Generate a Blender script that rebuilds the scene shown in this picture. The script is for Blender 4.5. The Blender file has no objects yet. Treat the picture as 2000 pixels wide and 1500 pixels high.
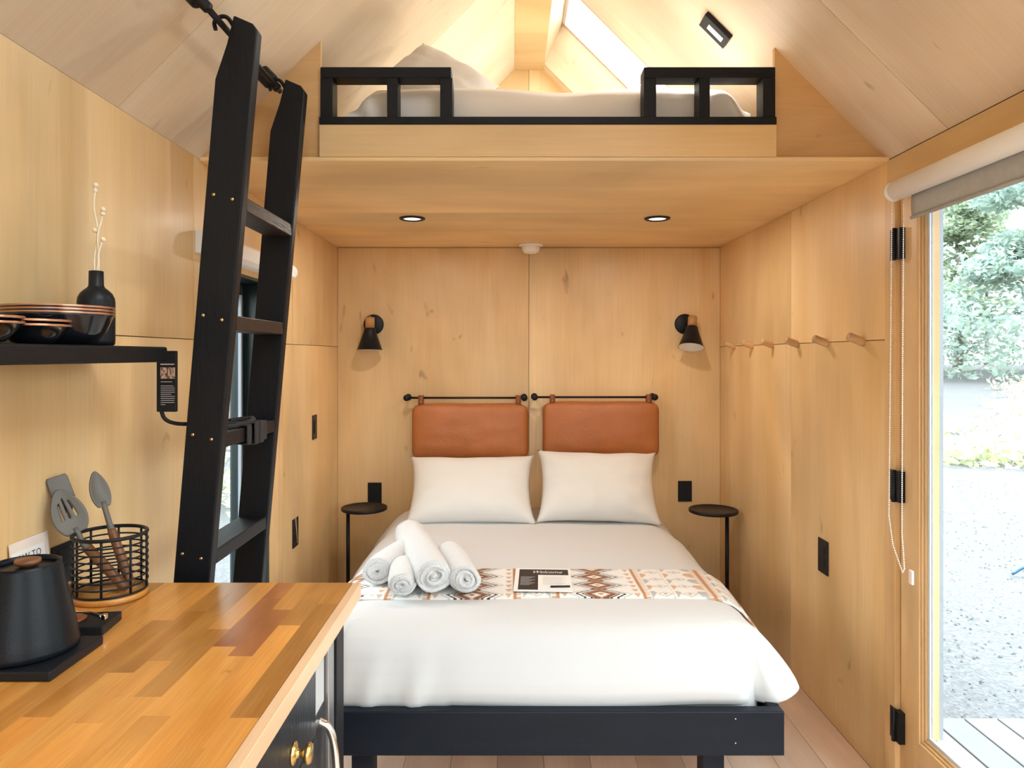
import bpy, bmesh, math, random
from mathutils import Vector, Matrix, noise as mnoise

random.seed(7)
sc = bpy.context.scene
COL = sc.collection
pi = math.pi
ZC = 1.446                      # eye height

# ------------------------------------------------------------------ camera, world, exposure
cam = bpy.data.cameras.new('camera')
camo = bpy.data.objects.new('camera', cam)
COL.objects.link(camo)
cam.sensor_fit = 'HORIZONTAL'
cam.sensor_width = 36.0
cam.lens = 36.0 * 1400.0 / 2000.0
cam.shift_x = (1000 - 995) / 2000.0
cam.shift_y = -(750 - 694) / 2000.0
cam.clip_start = 0.02
cam.clip_end = 300
camo.location = (0, 0, ZC)
camo.rotation_euler = (pi / 2, 0, 0)
sc.camera = camo

w = bpy.data.worlds.new('overcast_sky')
sc.world = w
w.use_nodes = True
bg = w.node_tree.nodes['Background']
# overcast sky: luminance rises from the horizon to the zenith as (1 + 2 sin h) / 3
wn, wl_ = w.node_tree.nodes, w.node_tree.links
wtc = wn.new('ShaderNodeTexCoord')
wsep = wn.new('ShaderNodeSeparateXYZ')
wl_.new(wtc.outputs['Generated'], wsep.inputs[0])
wmr = wn.new('ShaderNodeMapRange')
wl_.new(wsep.outputs['Z'], wmr.inputs['Value'])
wmr.inputs['To Min'].default_value = 0.48
wmr.inputs['To Max'].default_value = 1.75
wl_.new(wmr.outputs[0], bg.inputs['Strength'])
bg.inputs['Color'].default_value = (0.89, 0.955, 1.0, 1)
sc.view_settings.view_transform = 'Standard'
sc.view_settings.look = 'None'
sc.view_settings.gamma = 1.0
sc.view_settings.use_curve_mapping = False
sc.view_settings.exposure = 3.08
cy = sc.cycles
cy.use_denoising = True
cy.max_bounces = 10
cy.diffuse_bounces = 8
cy.glossy_bounces = 4
cy.transmission_bounces = 4
cy.transparent_max_bounces = 24
cy.sample_clamp_indirect = 6.0
cy.caustics_reflective = False
cy.caustics_refractive = False


def portal(name, loc, rot, sx, sy):
    l = bpy.data.lights.new(name, 'AREA')
    l.shape = 'RECTANGLE'
    l.size = sx
    l.size_y = sy
    l.cycles.is_portal = True
    o = bpy.data.objects.new(name, l)
    o.location = loc
    o.rotation_euler = rot
    COL.objects.link(o)


# portals only guide the sampling of sky light through the openings, seen and added (local -Z points into the room)
portal('portal_door', (1.41, 1.87, 1.05), (0, pi / 2, 0), 1.95, 1.0)
portal('portal_added_side_window', (1.41, 0.0, 1.15), (0, pi / 2, 0), 1.75, 2.2)
portal('portal_left_window', (-1.20, 2.75, 1.05), (0, -pi / 2, 0), 1.6, 0.75)
portal('portal_front_window', (0.117, -2.36, 1.62), (pi / 2, 0, 0), 2.2, 3.1)
portal('portal_added_skylight', (0.62, 0.30, ZC + 1.64), (0, pi / 4, 0), 1.0, 1.8)
portal('portal_skylight', (0.62, 3.73, ZC + 1.64), (0, pi / 4, 0), 1.0, 1.1)

# ------------------------------------------------------------------ materials
def new_mat(name):
    m = bpy.data.materials.new(name)
    m.use_nodes = True
    nt = m.node_tree
    return m, nt, nt.nodes, nt.links, nt.nodes['Principled BSDF']


def srgb(r, g, b):
    f = lambda c: (c / 255 / 12.92) if c / 255 <= 0.04045 else ((c / 255 + 0.055) / 1.055) ** 2.4
    return (f(r), f(g), f(b), 1)


def mat(name, col, rough=0.5, metal=0.0, bump=0.0, bscale=60.0, emit=0.0, var=0.0, vscale=6.0, stretch=None, sheen=0.0, spec=0.5):
    m, nt, N, L, p = new_mat(name)
    p.inputs['Base Color'].default_value = col
    p.inputs['Roughness'].default_value = rough
    p.inputs['Metallic'].default_value = metal
    p.inputs['Specular IOR Level'].default_value = spec
    if sheen:
        p.inputs['Sheen Weight'].default_value = sheen
    tc = N.new('ShaderNodeTexCoord')
    mp = N.new('ShaderNodeMapping')
    L.new(tc.outputs['Object'], mp.inputs['Vector'])
    if stretch:
        mp.inputs['Scale'].default_value = stretch
    if bump:
        n = N.new('ShaderNodeTexNoise')
        n.inputs['Scale'].default_value = bscale
        n.inputs['Detail'].default_value = 4
        b = N.new('ShaderNodeBump')
        b.inputs['Strength'].default_value = bump
        b.inputs['Distance'].default_value = 0.01
        L.new(mp.outputs[0], n.inputs['Vector'])
        L.new(n.outputs['Fac'], b.inputs['Height'])
        L.new(b.outputs[0], p.inputs['Normal'])
    if var:
        n2 = N.new('ShaderNodeTexNoise')
        n2.inputs['Scale'].default_value = vscale
        n2.inputs['Detail'].default_value = 5
        L.new(mp.outputs[0], n2.inputs['Vector'])
        mx = N.new('ShaderNodeMix')
        mx.data_type = 'RGBA'
        mx.inputs[6].default_value = tuple(c * (1 - var) for c in col[:3]) + (1,)
        mx.inputs[7].default_value = tuple(min(1, c * (1 + var)) for c in col[:3]) + (1,)
        L.new(n2.outputs['Fac'], mx.inputs[0])
        L.new(mx.outputs[2], p.inputs['Base Color'])
    if emit:
        p.inputs['Emission Color'].default_value = col
        p.inputs['Emission Strength'].default_value = emit
    return m


def wood(name, light, dark, rough=0.4, axis='Z', rot=(0, 0, 0), stretch=7.0, scale=1.6, knots=0.5, rand=0.12,
         fine=0.13, knotcol=(0.16, 0.07, 0.025, 1), coat=0.0, blotch=0.9):
    """grain stretched along one local axis; per-object random offset and tint so panels differ"""
    m, nt, N, L, p = new_mat(name)
    p.inputs['Roughness'].default_value = rough
    p.inputs['Coat Weight'].default_value = coat
    p.inputs['Coat Roughness'].default_value = 0.2
    tc = N.new('ShaderNodeTexCoord')
    oi = N.new('ShaderNodeObjectInfo')
    r1 = N.new('ShaderNodeMapping')
    r1.inputs['Rotation'].default_value = rot
    L.new(tc.outputs['Object'], r1.inputs['Vector'])
    off = N.new('ShaderNodeVectorMath')
    off.operation = 'MULTIPLY_ADD'
    cb = N.new('ShaderNodeCombineXYZ')
    for i in range(3):
        L.new(oi.outputs['Random'], cb.inputs[i])
    off.inputs[1].default_value = (37.0, 53.0, 71.0)
    L.new(cb.outputs[0], off.inputs[0])
    L.new(r1.outputs[0], off.inputs[2])

    def mapping(s):
        mp = N.new('ShaderNodeMapping')
        v = [1.0, 1.0, 1.0]
        v['XYZ'.index(axis)] = 1.0 / s
        mp.inputs['Scale'].default_value = v
        L.new(off.outputs[0], mp.inputs['Vector'])
        return mp

    def nz(mp, sc_, det=3, dist=0.0):
        n = N.new('ShaderNodeTexNoise')
        n.inputs['Scale'].default_value = sc_
        n.inputs['Detail'].default_value = det
        n.inputs['Distortion'].default_value = dist
        L.new(mp.outputs[0], n.inputs['Vector'])
        return n

    m1 = mapping(stretch)
    n1 = nz(m1, scale * 3, 5, 0.6)
    cr = N.new('ShaderNodeValToRGB')
    cr.color_ramp.elements[0].position = 0.32
    cr.color_ramp.elements[0].color = dark
    cr.color_ramp.elements[1].position = 0.68
    cr.color_ramp.elements[1].color = light
    L.new(n1.outputs['Fac'], cr.inputs[0])
    # fine fibres
    n2 = nz(mapping(stretch * 5), scale * 70, 2)
    mulf = N.new('ShaderNodeMapRange')
    mulf.inputs['To Min'].default_value = 1 - fine * 0.6
    mulf.inputs['To Max'].default_value = 1 + fine * 0.6
    L.new(n2.outputs['Fac'], mulf.inputs['Value'])
    # broad blotches of the veneer
    n4 = nz(mapping(1.6), scale * 0.9, 3, 0.4)
    mulb = N.new('ShaderNodeMapRange')
    mulb.inputs['From Min'].default_value = 0.3
    mulb.inputs['From Max'].default_value = 0.7
    mulb.inputs['To Min'].default_value = 1 - 0.28 * blotch
    mulb.inputs['To Max'].default_value = 1 + 0.12 * blotch
    L.new(n4.outputs['Fac'], mulb.inputs['Value'])
    mm0 = N.new('ShaderNodeMath')
    mm0.operation = 'MULTIPLY'
    L.new(mulf.outputs[0], mm0.inputs[0])
    L.new(mulb.outputs[0], mm0.inputs[1])
    rr = N.new('ShaderNodeMapRange')
    rr.inputs['To Min'].default_value = 1 - rand
    rr.inputs['To Max'].default_value = 1 + rand * 0.6
    L.new(oi.outputs['Random'], rr.inputs['Value'])
    mm = N.new('ShaderNodeMath')
    mm.operation = 'MULTIPLY'
    L.new(mm0.outputs[0], mm.inputs[0])
    L.new(rr.outputs[0], mm.inputs[1])
    sc1 = N.new('ShaderNodeVectorMath')
    sc1.operation = 'SCALE'
    L.new(cr.outputs[0], sc1.inputs[0])
    L.new(mm.outputs[0], sc1.inputs['Scale'])
    out = sc1.outputs[0]
    if knots:
        n3 = nz(mapping(2.2), scale * 8.0, 2, 0.5)
        kr = N.new('ShaderNodeMapRange')
        kr.inputs['From Min'].default_value = 0.70
        kr.inputs['From Max'].default_value = 0.80
        kr.inputs['To Max'].default_value = knots
        L.new(n3.outputs['Fac'], kr.inputs['Value'])
        mx = N.new('ShaderNodeMix')
        mx.data_type = 'RGBA'
        L.new(kr.outputs[0], mx.inputs[0])
        L.new(out, mx.inputs[6])
        mx.inputs[7].default_value = knotcol
        out = mx.outputs[2]
    L.new(out, p.inputs['Base Color'])
    b = N.new('ShaderNodeBump')
    b.inputs['Strength'].default_value = 0.06
    b.inputs['Distance'].default_value = 0.004
    L.new(n2.outputs['Fac'], b.inputs['Height'])
    L.new(b.outputs[0], p.inputs['Normal'])
    return m


PLY_L, PLY_D = (0.84, 0.620, 0.340, 1), (0.74, 0.495, 0.225, 1)
M = {}
M['ply'] = wood('birch_plywood_upright', PLY_L, PLY_D, 0.42, 'Z', coat=0.05)
M['ply_x'] = wood('birch_plywood_crossways', PLY_L, PLY_D, 0.42, 'X', coat=0.05, knots=0.35)
M['ply_y'] = wood('birch_plywood_lengthways', PLY_L, PLY_D, 0.42, 'Y', coat=0.05, knots=0.3)
M['ply_rl'] = wood('birch_plywood_left_pitch', (0.91, 0.785, 0.61, 1), (0.86, 0.69, 0.50, 1), 0.40, 'Z', rot=(0, -pi / 4, 0), knots=0.3, coat=0.08)
M['ply_rr'] = wood('birch_plywood_right_pitch', (0.91, 0.785, 0.61, 1), (0.86, 0.69, 0.50, 1), 0.42, 'Z', rot=(0, pi / 4, 0), knots=0.4)
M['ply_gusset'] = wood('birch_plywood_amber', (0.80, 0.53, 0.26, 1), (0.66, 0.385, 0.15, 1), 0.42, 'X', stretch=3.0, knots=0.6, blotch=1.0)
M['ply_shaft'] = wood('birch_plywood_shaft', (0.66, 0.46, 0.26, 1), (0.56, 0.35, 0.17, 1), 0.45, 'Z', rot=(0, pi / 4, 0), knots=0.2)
M['pine'] = wood('pine_board', (0.80, 0.57, 0.31, 1), (0.68, 0.42, 0.18, 1), 0.4, 'Z', stretch=16, scale=3.5, knots=0.25, rand=0.08)
M['pine_y'] = wood('pine_board_lengthways', (0.80, 0.57, 0.31, 1), (0.68, 0.42, 0.18, 1), 0.4, 'Y', stretch=16, scale=3.5, knots=0.25, rand=0.08)
M['gap'] = mat('shadow_gap_fibreboard', (0.20, 0.11, 0.05, 1), 0.8, var=0.2)
M['ply_edge'] = mat('plywood_edge', (0.80, 0.62, 0.42, 1), 0.6, var=0.12, vscale=40, stretch=(1, 1, 8))
M['floor'] = wood('pale_floor_plank', (0.84, 0.66, 0.53, 1), (0.70, 0.51, 0.39, 1), 0.38, 'Y', stretch=10, scale=2.5, knots=0.15, rand=0.16)
M['butcher'] = wood('butcher_block_stave', (0.74, 0.355, 0.088, 1), (0.57, 0.235, 0.045, 1), 0.26, 'Y', stretch=8, scale=4.0, knots=0.55, rand=0.34, fine=0.35, coat=0.25, knotcol=(0.13, 0.035, 0.01, 1))
M['butcher_dark'] = wood('butcher_block_dark_stave', (0.50, 0.195, 0.06, 1), (0.34, 0.11, 0.032, 1), 0.26, 'Y', stretch=5, scale=5.0, knots=0.9, rand=0.12, coat=0.25, knotcol=(0.06, 0.015, 0.006, 1))
M['butcher_edge'] = wood('butcher_block_pale_edge', (0.80, 0.56, 0.36, 1), (0.74, 0.47, 0.27, 1), 0.35, 'Y', stretch=9, scale=3.0, knots=0.1)
M['black_wood'] = mat('black_stained_wood', (0.006, 0.007, 0.0095, 1), 0.48, bump=0.08, bscale=40, stretch=(3, 3, 0.6), var=0.3, spec=0.22)
M['black_wood_y'] = mat('black_stained_wood_lengthways', (0.006, 0.007, 0.0095, 1), 0.48, bump=0.08, bscale=40, stretch=(3, 0.5, 3), var=0.3, spec=0.22)
M['bed_black'] = mat('blue_black_painted_board', (0.0055, 0.0095, 0.017, 1), 0.45, bump=0.07, bscale=30, stretch=(0.4, 3, 3), var=0.3, spec=0.22)
M['black_front'] = mat('black_cabinet_front', (0.012, 0.016, 0.022, 1), 0.30, bump=0.15, bscale=50, stretch=(4, 4, 0.4), var=0.3)
M['rung'] = mat('black_rung_lit_brown', (0.030, 0.020, 0.018, 1), 0.45, bump=0.2, bscale=50, stretch=(3, 0.4, 3), var=0.3, spec=0.22)  # brown of the lit upper rungs is put into this colour
M['black_metal'] = mat('black_powder_coat', (0.011, 0.012, 0.015, 1), 0.42, bump=0.05, bscale=300, spec=0.22)
M['black_plastic'] = mat('black_plastic', (0.010, 0.0115, 0.0145, 1), 0.38, bump=0.03, bscale=200, spec=0.22)
M['kettle'] = mat('matte_black_enamel', (0.006, 0.0085, 0.0125, 1), 0.34, bump=0.06, bscale=220, spec=0.22)
M['gloss_black'] = mat('glossy_black_glaze', (0.008, 0.010, 0.014, 1), 0.12, bump=0.02, bscale=30)
M['copper'] = mat('copper_rim', (0.62, 0.33, 0.21, 1), 0.28, metal=0.9, var=0.15)
M['brass'] = mat('aged_brass', (0.62, 0.43, 0.17, 1), 0.28, metal=1.0, var=0.15)
M['chrome'] = mat('chrome', (0.75, 0.74, 0.72, 1), 0.15, metal=1.0)
M['steel'] = mat('brushed_steel', (0.45, 0.46, 0.47, 1), 0.32, metal=0.9, bump=0.03, bscale=80, stretch=(1, 1, 0.05))
M['white_plastic'] = mat('white_plastic', (0.87, 0.86, 0.84, 1), 0.4, bump=0.01)
M['clear_plastic'] = mat('pale_clear_plastic', (0.85, 0.78, 0.74, 1), 0.2)
M['chain_tan'] = mat('clear_tan_beads', (0.62, 0.44, 0.27, 1), 0.25)
M['grey_panel'] = mat('pale_grey_fridge_panel', (0.52, 0.54, 0.55, 1), 0.35, bump=0.02)
M['blind'] = mat('white_blind_fabric', (0.88, 0.875, 0.86, 1), 0.7, bump=0.05, bscale=200)
M['blind_grey'] = mat('grey_blind_fabric', (0.44, 0.45, 0.45, 1), 0.8, bump=0.12, bscale=250, var=0.12, vscale=60)
M['linen'] = mat('white_cotton', (0.60, 0.608, 0.615, 1), 0.85, bump=0.10, bscale=7, sheen=0.2)
M['pillow'] = mat('white_pillowcase', (0.70, 0.69, 0.66, 1), 0.85, bump=0.06, bscale=8, sheen=0.2)
M['loft_linen'] = mat('oatmeal_cotton', (0.80, 0.775, 0.73, 1), 0.85, bump=0.12, bscale=8, sheen=0.2)
M['towel'] = mat('white_terry', (0.72, 0.73, 0.74, 1), 0.95, bump=0.6, bscale=220, sheen=0.4)
M['leather'] = mat('tan_leather', (0.45, 0.155, 0.048, 1), 0.45, bump=0.25, bscale=90, var=0.28, vscale=5)
M['strap_leather'] = mat('dark_tan_leather', (0.22, 0.065, 0.022, 1), 0.45, bump=0.2, bscale=90, var=0.15)
M['oak'] = wood('oak_turned', (0.62, 0.35, 0.13, 1), (0.46, 0.22, 0.07, 1), 0.45, 'Z', stretch=8, scale=10, knots=0)
M['peg'] = wood('birch_peg', (0.72, 0.47, 0.24, 1), (0.56, 0.32, 0.14, 1), 0.45, 'X', stretch=8, scale=10, knots=0, rand=0.2)
M['walnut'] = wood('brown_wood_handle', (0.27, 0.11, 0.045, 1), (0.15, 0.055, 0.02, 1), 0.42, 'Z', stretch=6, scale=12, knots=0)
M['silicone'] = mat('grey_silicone', (0.125, 0.115, 0.10, 1), 0.55, bump=0.04, bscale=100)
M['stem'] = mat('bleached_stem', (0.82, 0.72, 0.56, 1), 0.8, bump=0.2, bscale=120, var=0.1)
M['frame_green'] = mat('dark_green_black_frame', (0.008, 0.016, 0.016, 1), 0.32, bump=0.02)
M['gasket'] = mat('pale_grey_gasket', (0.62, 0.64, 0.70, 1), 0.6, bump=0.02)
M['spacer'] = mat('grey_spacer', (0.30, 0.33, 0.37, 1), 0.35, bump=0.02)
M['strap'] = mat('black_webbing', (0.018, 0.019, 0.022, 1), 0.75, bump=0.4, bscale=150)
M['paper'] = mat('white_paper', (0.84, 0.83, 0.81, 1), 0.5, bump=0.01)
M['card_pink'] = mat('blush_card', (0.80, 0.68, 0.60, 1), 0.6, var=0.12, vscale=25)
M['ink'] = mat('black_ink', (0.012, 0.011, 0.013, 1), 0.5, bump=0.01)
M['print_grey'] = mat('grey_ink', (0.42, 0.42, 0.44, 1), 0.5, bump=0.01)
M['print_white'] = mat('white_ink', (0.82, 0.81, 0.80, 1), 0.5, bump=0.01)
M['blue'] = mat('dark_blue_hose', (0.02, 0.09, 0.19, 1), 0.4, bump=0.02)
M['lamp_on'] = mat('lit_lens', (0.98, 0.92, 0.95, 1), 0.4, emit=0.16)
M['lens_white'] = mat('white_lens', (0.85, 0.87, 0.9, 1), 0.35, emit=0.05)
M['deck'] = wood('weathered_deck_board', (0.145, 0.15, 0.155, 1), (0.11, 0.115, 0.12, 1), 0.6, 'Y', stretch=12, scale=3, knots=0.1)
M['siding'] = mat('dark_outer_cladding', (0.05, 0.05, 0.05, 1), 0.7, var=0.2)
M['bark'] = mat('grey_bark', (0.22, 0.20, 0.17, 1), 0.9, bump=0.8, bscale=12, stretch=(3, 3, 0.5), var=0.35)


def glass_mat():
    m = bpy.data.materials.new('window_glass')
    m.use_nodes = True
    nt = m.node_tree
    N, L = nt.nodes, nt.links
    N.clear()
    o = N.new('ShaderNodeOutputMaterial')
    t = N.new('ShaderNodeBsdfTransparent')
    t.inputs['Color'].default_value = (0.94, 0.965, 0.96, 1)
    g = N.new('ShaderNodeBsdfGlossy')
    g.inputs['Roughness'].default_value = 0.01
    lw = N.new('ShaderNodeLayerWeight')
    lw.inputs['Blend'].default_value = 0.5
    pw = N.new('ShaderNodeMath'); pw.operation = 'POWER'
    L.new(lw.outputs['Facing'], pw.inputs[0])
    pw.inputs[1].default_value = 5.0
    f = N.new('ShaderNodeMath'); f.operation = 'MULTIPLY_ADD'
    L.new(pw.outputs[0], f.inputs[0])
    f.inputs[1].default_value = 0.5
    f.inputs[2].default_value = 0.03
    mx = N.new('ShaderNodeMixShader')
    L.new(f.outputs[0], mx.inputs[0])
    L.new(t.outputs[0], mx.inputs[1])
    L.new(g.outputs[0], mx.inputs[2])
    L.new(mx.outputs[0], o.inputs['Surface'])
    return m


M['glass'] = glass_mat()


def attr_mat(name, rough=0.7, bump=0.0):
    m, nt, N, L, p = new_mat(name)
    a = N.new('ShaderNodeAttribute')
    a.attribute_name = 'Col'
    L.new(a.outputs['Color'], p.inputs['Base Color'])
    p.inputs['Roughness'].default_value = rough
    if bump:
        tc = N.new('ShaderNodeTexCoord')
        n = N.new('ShaderNodeTexNoise')
        n.inputs['Scale'].default_value = 250
        b = N.new('ShaderNodeBump')
        b.inputs['Strength'].default_value = bump
        b.inputs['Distance'].default_value = 0.003
        L.new(tc.outputs['Object'], n.inputs['Vector'])
        L.new(n.outputs['Fac'], b.inputs['Height'])
        L.new(b.outputs[0], p.inputs['Normal'])
    return m


M['woven'] = attr_mat('woven_throw', 0.9, 0.4)
M['photo_print'] = attr_mat('photo_print', 0.5)


def leaf_mat(name, col, tcol):
    m, nt, N, L, p = new_mat(name)
    o = N['Material Output']
    p.inputs['Roughness'].default_value = 0.6
    g = N.new('ShaderNodeNewGeometry')
    mx = N.new('ShaderNodeMix')
    mx.data_type = 'RGBA'
    mx.inputs[6].default_value = col
    mx.inputs[7].default_value = tcol
    L.new(g.outputs['Random Per Island'], mx.inputs[0])
    L.new(mx.outputs[2], p.inputs['Base Color'])
    t = N.new('ShaderNodeBsdfTranslucent')
    L.new(mx.outputs[2], t.inputs['Color'])
    ms = N.new('ShaderNodeMixShader')
    ms.inputs[0].default_value = 0.6
    L.new(p.outputs[0], ms.inputs[1])
    L.new(t.outputs[0], ms.inputs[2])
    L.new(ms.outputs[0], o.inputs['Surface'])
    return m


M['leaf'] = leaf_mat('green_leaves', (0.34, 0.42, 0.34, 1), (0.52, 0.60, 0.42, 1))  # leaf colours are lightened to stand in for haze
M['leaf_dark'] = leaf_mat('bluish_leaves', (0.30, 0.40, 0.38, 1), (0.44, 0.53, 0.44, 1))
M['leaf_yellow'] = leaf_mat('yellowing_leaves', (0.44, 0.50, 0.34, 1), (0.66, 0.66, 0.38, 1))


def gravel_mat():
    m, nt, N, L, p = new_mat('pale_gravel')
    p.inputs['Roughness'].default_value = 0.9
    tc = N.new('ShaderNodeTexCoord')
    v = N.new('ShaderNodeTexVoronoi')
    v.inputs['Scale'].default_value = 55
    cr = N.new('ShaderNodeValToRGB')
    cr.color_ramp.elements[0].color = (0.062, 0.064, 0.068, 1)
    cr.color_ramp.elements[1].color = (0.118, 0.121, 0.127, 1)
    L.new(tc.outputs['Object'], v.inputs['Vector'])
    L.new(v.outputs['Color'], cr.inputs[0])
    L.new(cr.outputs[0], p.inputs['Base Color'])
    b = N.new('ShaderNodeBump')
    b.inputs['Strength'].default_value = 0.45
    b.inputs['Distance'].default_value = 0.012
    L.new(v.outputs['Distance'], b.inputs['Height'])
    L.new(b.outputs[0], p.inputs['Normal'])
    return m


M['gravel'] = gravel_mat()

# ------------------------------------------------------------------ mesh helpers
ORI = {}


class MB:
    def __init__(self):
        self.v = []
        self.f = []
        self.sm = []

    def add(self, vs, fs, smooth=False):
        b = len(self.v)
        self.v += [tuple(p) for p in vs]
        self.f += [tuple(i + b for i in q) for q in fs]
        self.sm += [smooth] * len(fs)
        return self

    def box(self, x0, x1, y0, y1, z0, z1):
        vs = [(x0, y0, z0), (x1, y0, z0), (x1, y1, z0), (x0, y1, z0), (x0, y0, z1), (x1, y0, z1), (x1, y1, z1), (x0, y1, z1)]
        return self.add(vs, [(0, 3, 2, 1), (4, 5, 6, 7), (0, 1, 5, 4), (1, 2, 6, 5), (2, 3, 7, 6), (3, 0, 4, 7)])

    def obox(self, c, ax, ay, az):
        c, ax, ay, az = Vector(c), Vector(ax), Vector(ay), Vector(az)
        vs = [c + sx * ax + sy * ay + sz * az for sz in (-1, 1) for sx, sy in ((-1, -1), (1, -1), (1, 1), (-1, 1))]
        return self.add(vs, [(0, 3, 2, 1), (4, 5, 6, 7), (0, 1, 5, 4), (1, 2, 6, 5), (2, 3, 7, 6), (3, 0, 4, 7)])

    def prism(self, poly, a0, a1, axis='Y'):
        """poly in the two other axes, extruded along axis"""
        n = len(poly)
        def P(p, a):
            if axis == 'Y': return (p[0], a, p[1])
            if axis == 'X': return (a, p[0], p[1])
            return (p[0], p[1], a)
        vs = [P(p, a0) for p in poly] + [P(p, a1) for p in poly]
        fs = [tuple(range(n)), tuple(range(2 * n - 1, n - 1, -1))]
        fs += [(i, i + n, (i + 1) % n + n, (i + 1) % n) for i in range(n)]
        return self.add(vs, fs)

    def tube(self, pts, r, n=8, cap=True, closed=False):
        pts = [Vector(p) for p in pts]
        rs = r if isinstance(r, (list, tuple)) else [r] * len(pts)
        vs, fs = [], []
        m = len(pts)
        up = None
        for i, p in enumerate(pts):
            if closed:
                t = pts[(i + 1) % m] - pts[i - 1]
            else:
                t = pts[min(i + 1, m - 1)] - pts[max(i - 1, 0)]
            t.normalize()
            if up is None:
                up = Vector((0, 0, 1)) if abs(t.z) < 0.9 else Vector((1, 0, 0))
            a = t.cross(up)
            if a.length < 1e-6:
                a = t.orthogonal()
            a.normalize()
            b = a.cross(t).normalized()
            up = b
            for k in range(n):
                th = 2 * pi * k / n
                vs.append(p + rs[i] * (math.cos(th) * a + math.sin(th) * b))
        for i in range(m if closed else m - 1):
            j = (i + 1) % m
            for k in range(n):
                fs.append((i * n + k, i * n + (k + 1) % n, j * n + (k + 1) % n, j * n + k))
        self.add(vs, fs, True)
        if cap and not closed:
            b = len(self.v) - len(vs)
            self.f.append(tuple(b + k for k in range(n))[::-1]); self.sm.append(False)
            self.f.append(tuple(b + (m - 1) * n + k for k in range(n))); self.sm.append(False)
        return self

    def lathe(self, prof, c=(0, 0, 0), axis=(0, 0, 1), n=32, smooth=True, sweep=None):
        """prof: list of (radius, height) along axis"""
        c = Vector(c)
        az = Vector(axis).normalized()
        ax = az.orthogonal().normalized() if abs(az.z) < 0.999 else Vector((1, 0, 0))
        ay = az.cross(ax)
        vs, fs = [], []
        for r, h in prof:
            for k in range(n):
                th = 2 * pi * k / n
                vs.append(c + az * h + max(r, 1e-5) * (math.cos(th) * ax + math.sin(th) * ay))
        for i in range(len(prof) - 1):
            for k in range(n):
                fs.append((i * n + k, i * n + (k + 1) % n, (i + 1) * n + (k + 1) % n, (i + 1) * n + k))
        return self.add(vs, fs, smooth)

    def sphere(self, c, r, n=10, m=6):
        prof = [(r * math.sin(pi * i / m), -r * math.cos(pi * i / m)) for i in range(m + 1)]
        return self.lathe(prof, c, n=n)

    def grid(self, fn, nu, nv, closed_u=False, smooth=True):
        vs = [fn(i / (nu - (0 if closed_u else 1)), j / (nv - 1)) for j in range(nv) for i in range(nu)]
        fs = []
        for j in range(nv - 1):
            for i in range(nu if closed_u else nu - 1):
                i2 = (i + 1) % nu
                fs.append((j * nu + i, j * nu + i2, (j + 1) * nu + i2, (j + 1) * nu + i))
        return self.add(vs, fs, smooth)

    def build(self, name, m, parent=None, bevel=0.0, solid=0.0, subd=0, seg=2, origin=None, weld=False):
        if parent is not None:
            o0 = Vector(ORI[parent.name])
        elif origin is not None:
            o0 = Vector(origin)
        else:
            xs, ys, zs = zip(*self.v)
            o0 = Vector(((min(xs) + max(xs)) / 2, (min(ys) + max(ys)) / 2, min(zs)))
        me = bpy.data.meshes.new(name)
        me.from_pydata([tuple(Vector(p) - o0) for p in self.v], [], self.f)
        me.polygons.foreach_set('use_smooth', self.sm)
        bm = bmesh.new()
        bm.from_mesh(me)
        if weld:
            bmesh.ops.remove_doubles(bm, verts=bm.verts, dist=1e-5)
        bmesh.ops.recalc_face_normals(bm, faces=bm.faces)
        bm.to_mesh(me)
        bm.free()
        me.materials.append(M[m] if isinstance(m, str) else m)
        o = bpy.data.objects.new(name, me)
        COL.objects.link(o)
        if parent is not None:
            o.parent = parent
        else:
            o.location = o0
        ORI[o.name] = tuple(o0)
        if solid:
            s = o.modifiers.new('thickness', 'SOLIDIFY')
            s.thickness = solid
            s.offset = 0
        if bevel:
            b = o.modifiers.new('bevel', 'BEVEL')
            b.width = bevel
            b.segments = seg
            b.limit_method = 'ANGLE'
            b.angle_limit = math.radians(35)
        if subd:
            s = o.modifiers.new('subd', 'SUBSURF')
            s.levels = s.render_levels = subd
        return o


def tag(o, label=None, cat=None, group=None, kind=None):
    if label: o['label'] = label
    if cat: o['category'] = cat
    if group: o['group'] = group
    if kind: o['kind'] = kind
    return o


def thing(name, loc, label, cat, group=None, kind=None):
    o = bpy.data.objects.new(name, None)
    o.empty_display_size = 0.05
    o.location = loc
    COL.objects.link(o)
    ORI[o.name] = tuple(loc)
    return tag(o, label, cat, group, kind)


def dup(root, loc, label=None, group=None):
    r = root.copy(); COL.objects.link(r); r.location = loc
    if label: r['label'] = label
    if group: r['group'] = group
    for ch in list(root.children):
        c = ch.copy(); COL.objects.link(c); c.parent = r
        for g in ch.children:
            d = g.copy(); COL.objects.link(d); d.parent = c
    return r


def Z(z):
    return ZC + z


def smooth01(t):
    t = max(0.0, min(1.0, t))
    return t * t * (3 - 2 * t)


def curve_pts(ctrl, n=24):
    """Catmull-Rom through control points"""
    P = [Vector(p) for p in ctrl]
    P = [2 * P[0] - P[1]] + P + [2 * P[-1] - P[-2]]
    out = []
    segs = len(P) - 3
    for s in range(segs):
        k = max(2, n // segs)
        for i in range(k):
            t = i / k
            a, b, c, d = P[s:s + 4]
            out.append(0.5 * ((2 * b) + (c - a) * t + (2 * a - 5 * b + 4 * c - d) * t * t + (3 * b - a - 3 * c + d) * t ** 3))
    out.append(P[-2])
    return out


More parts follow.
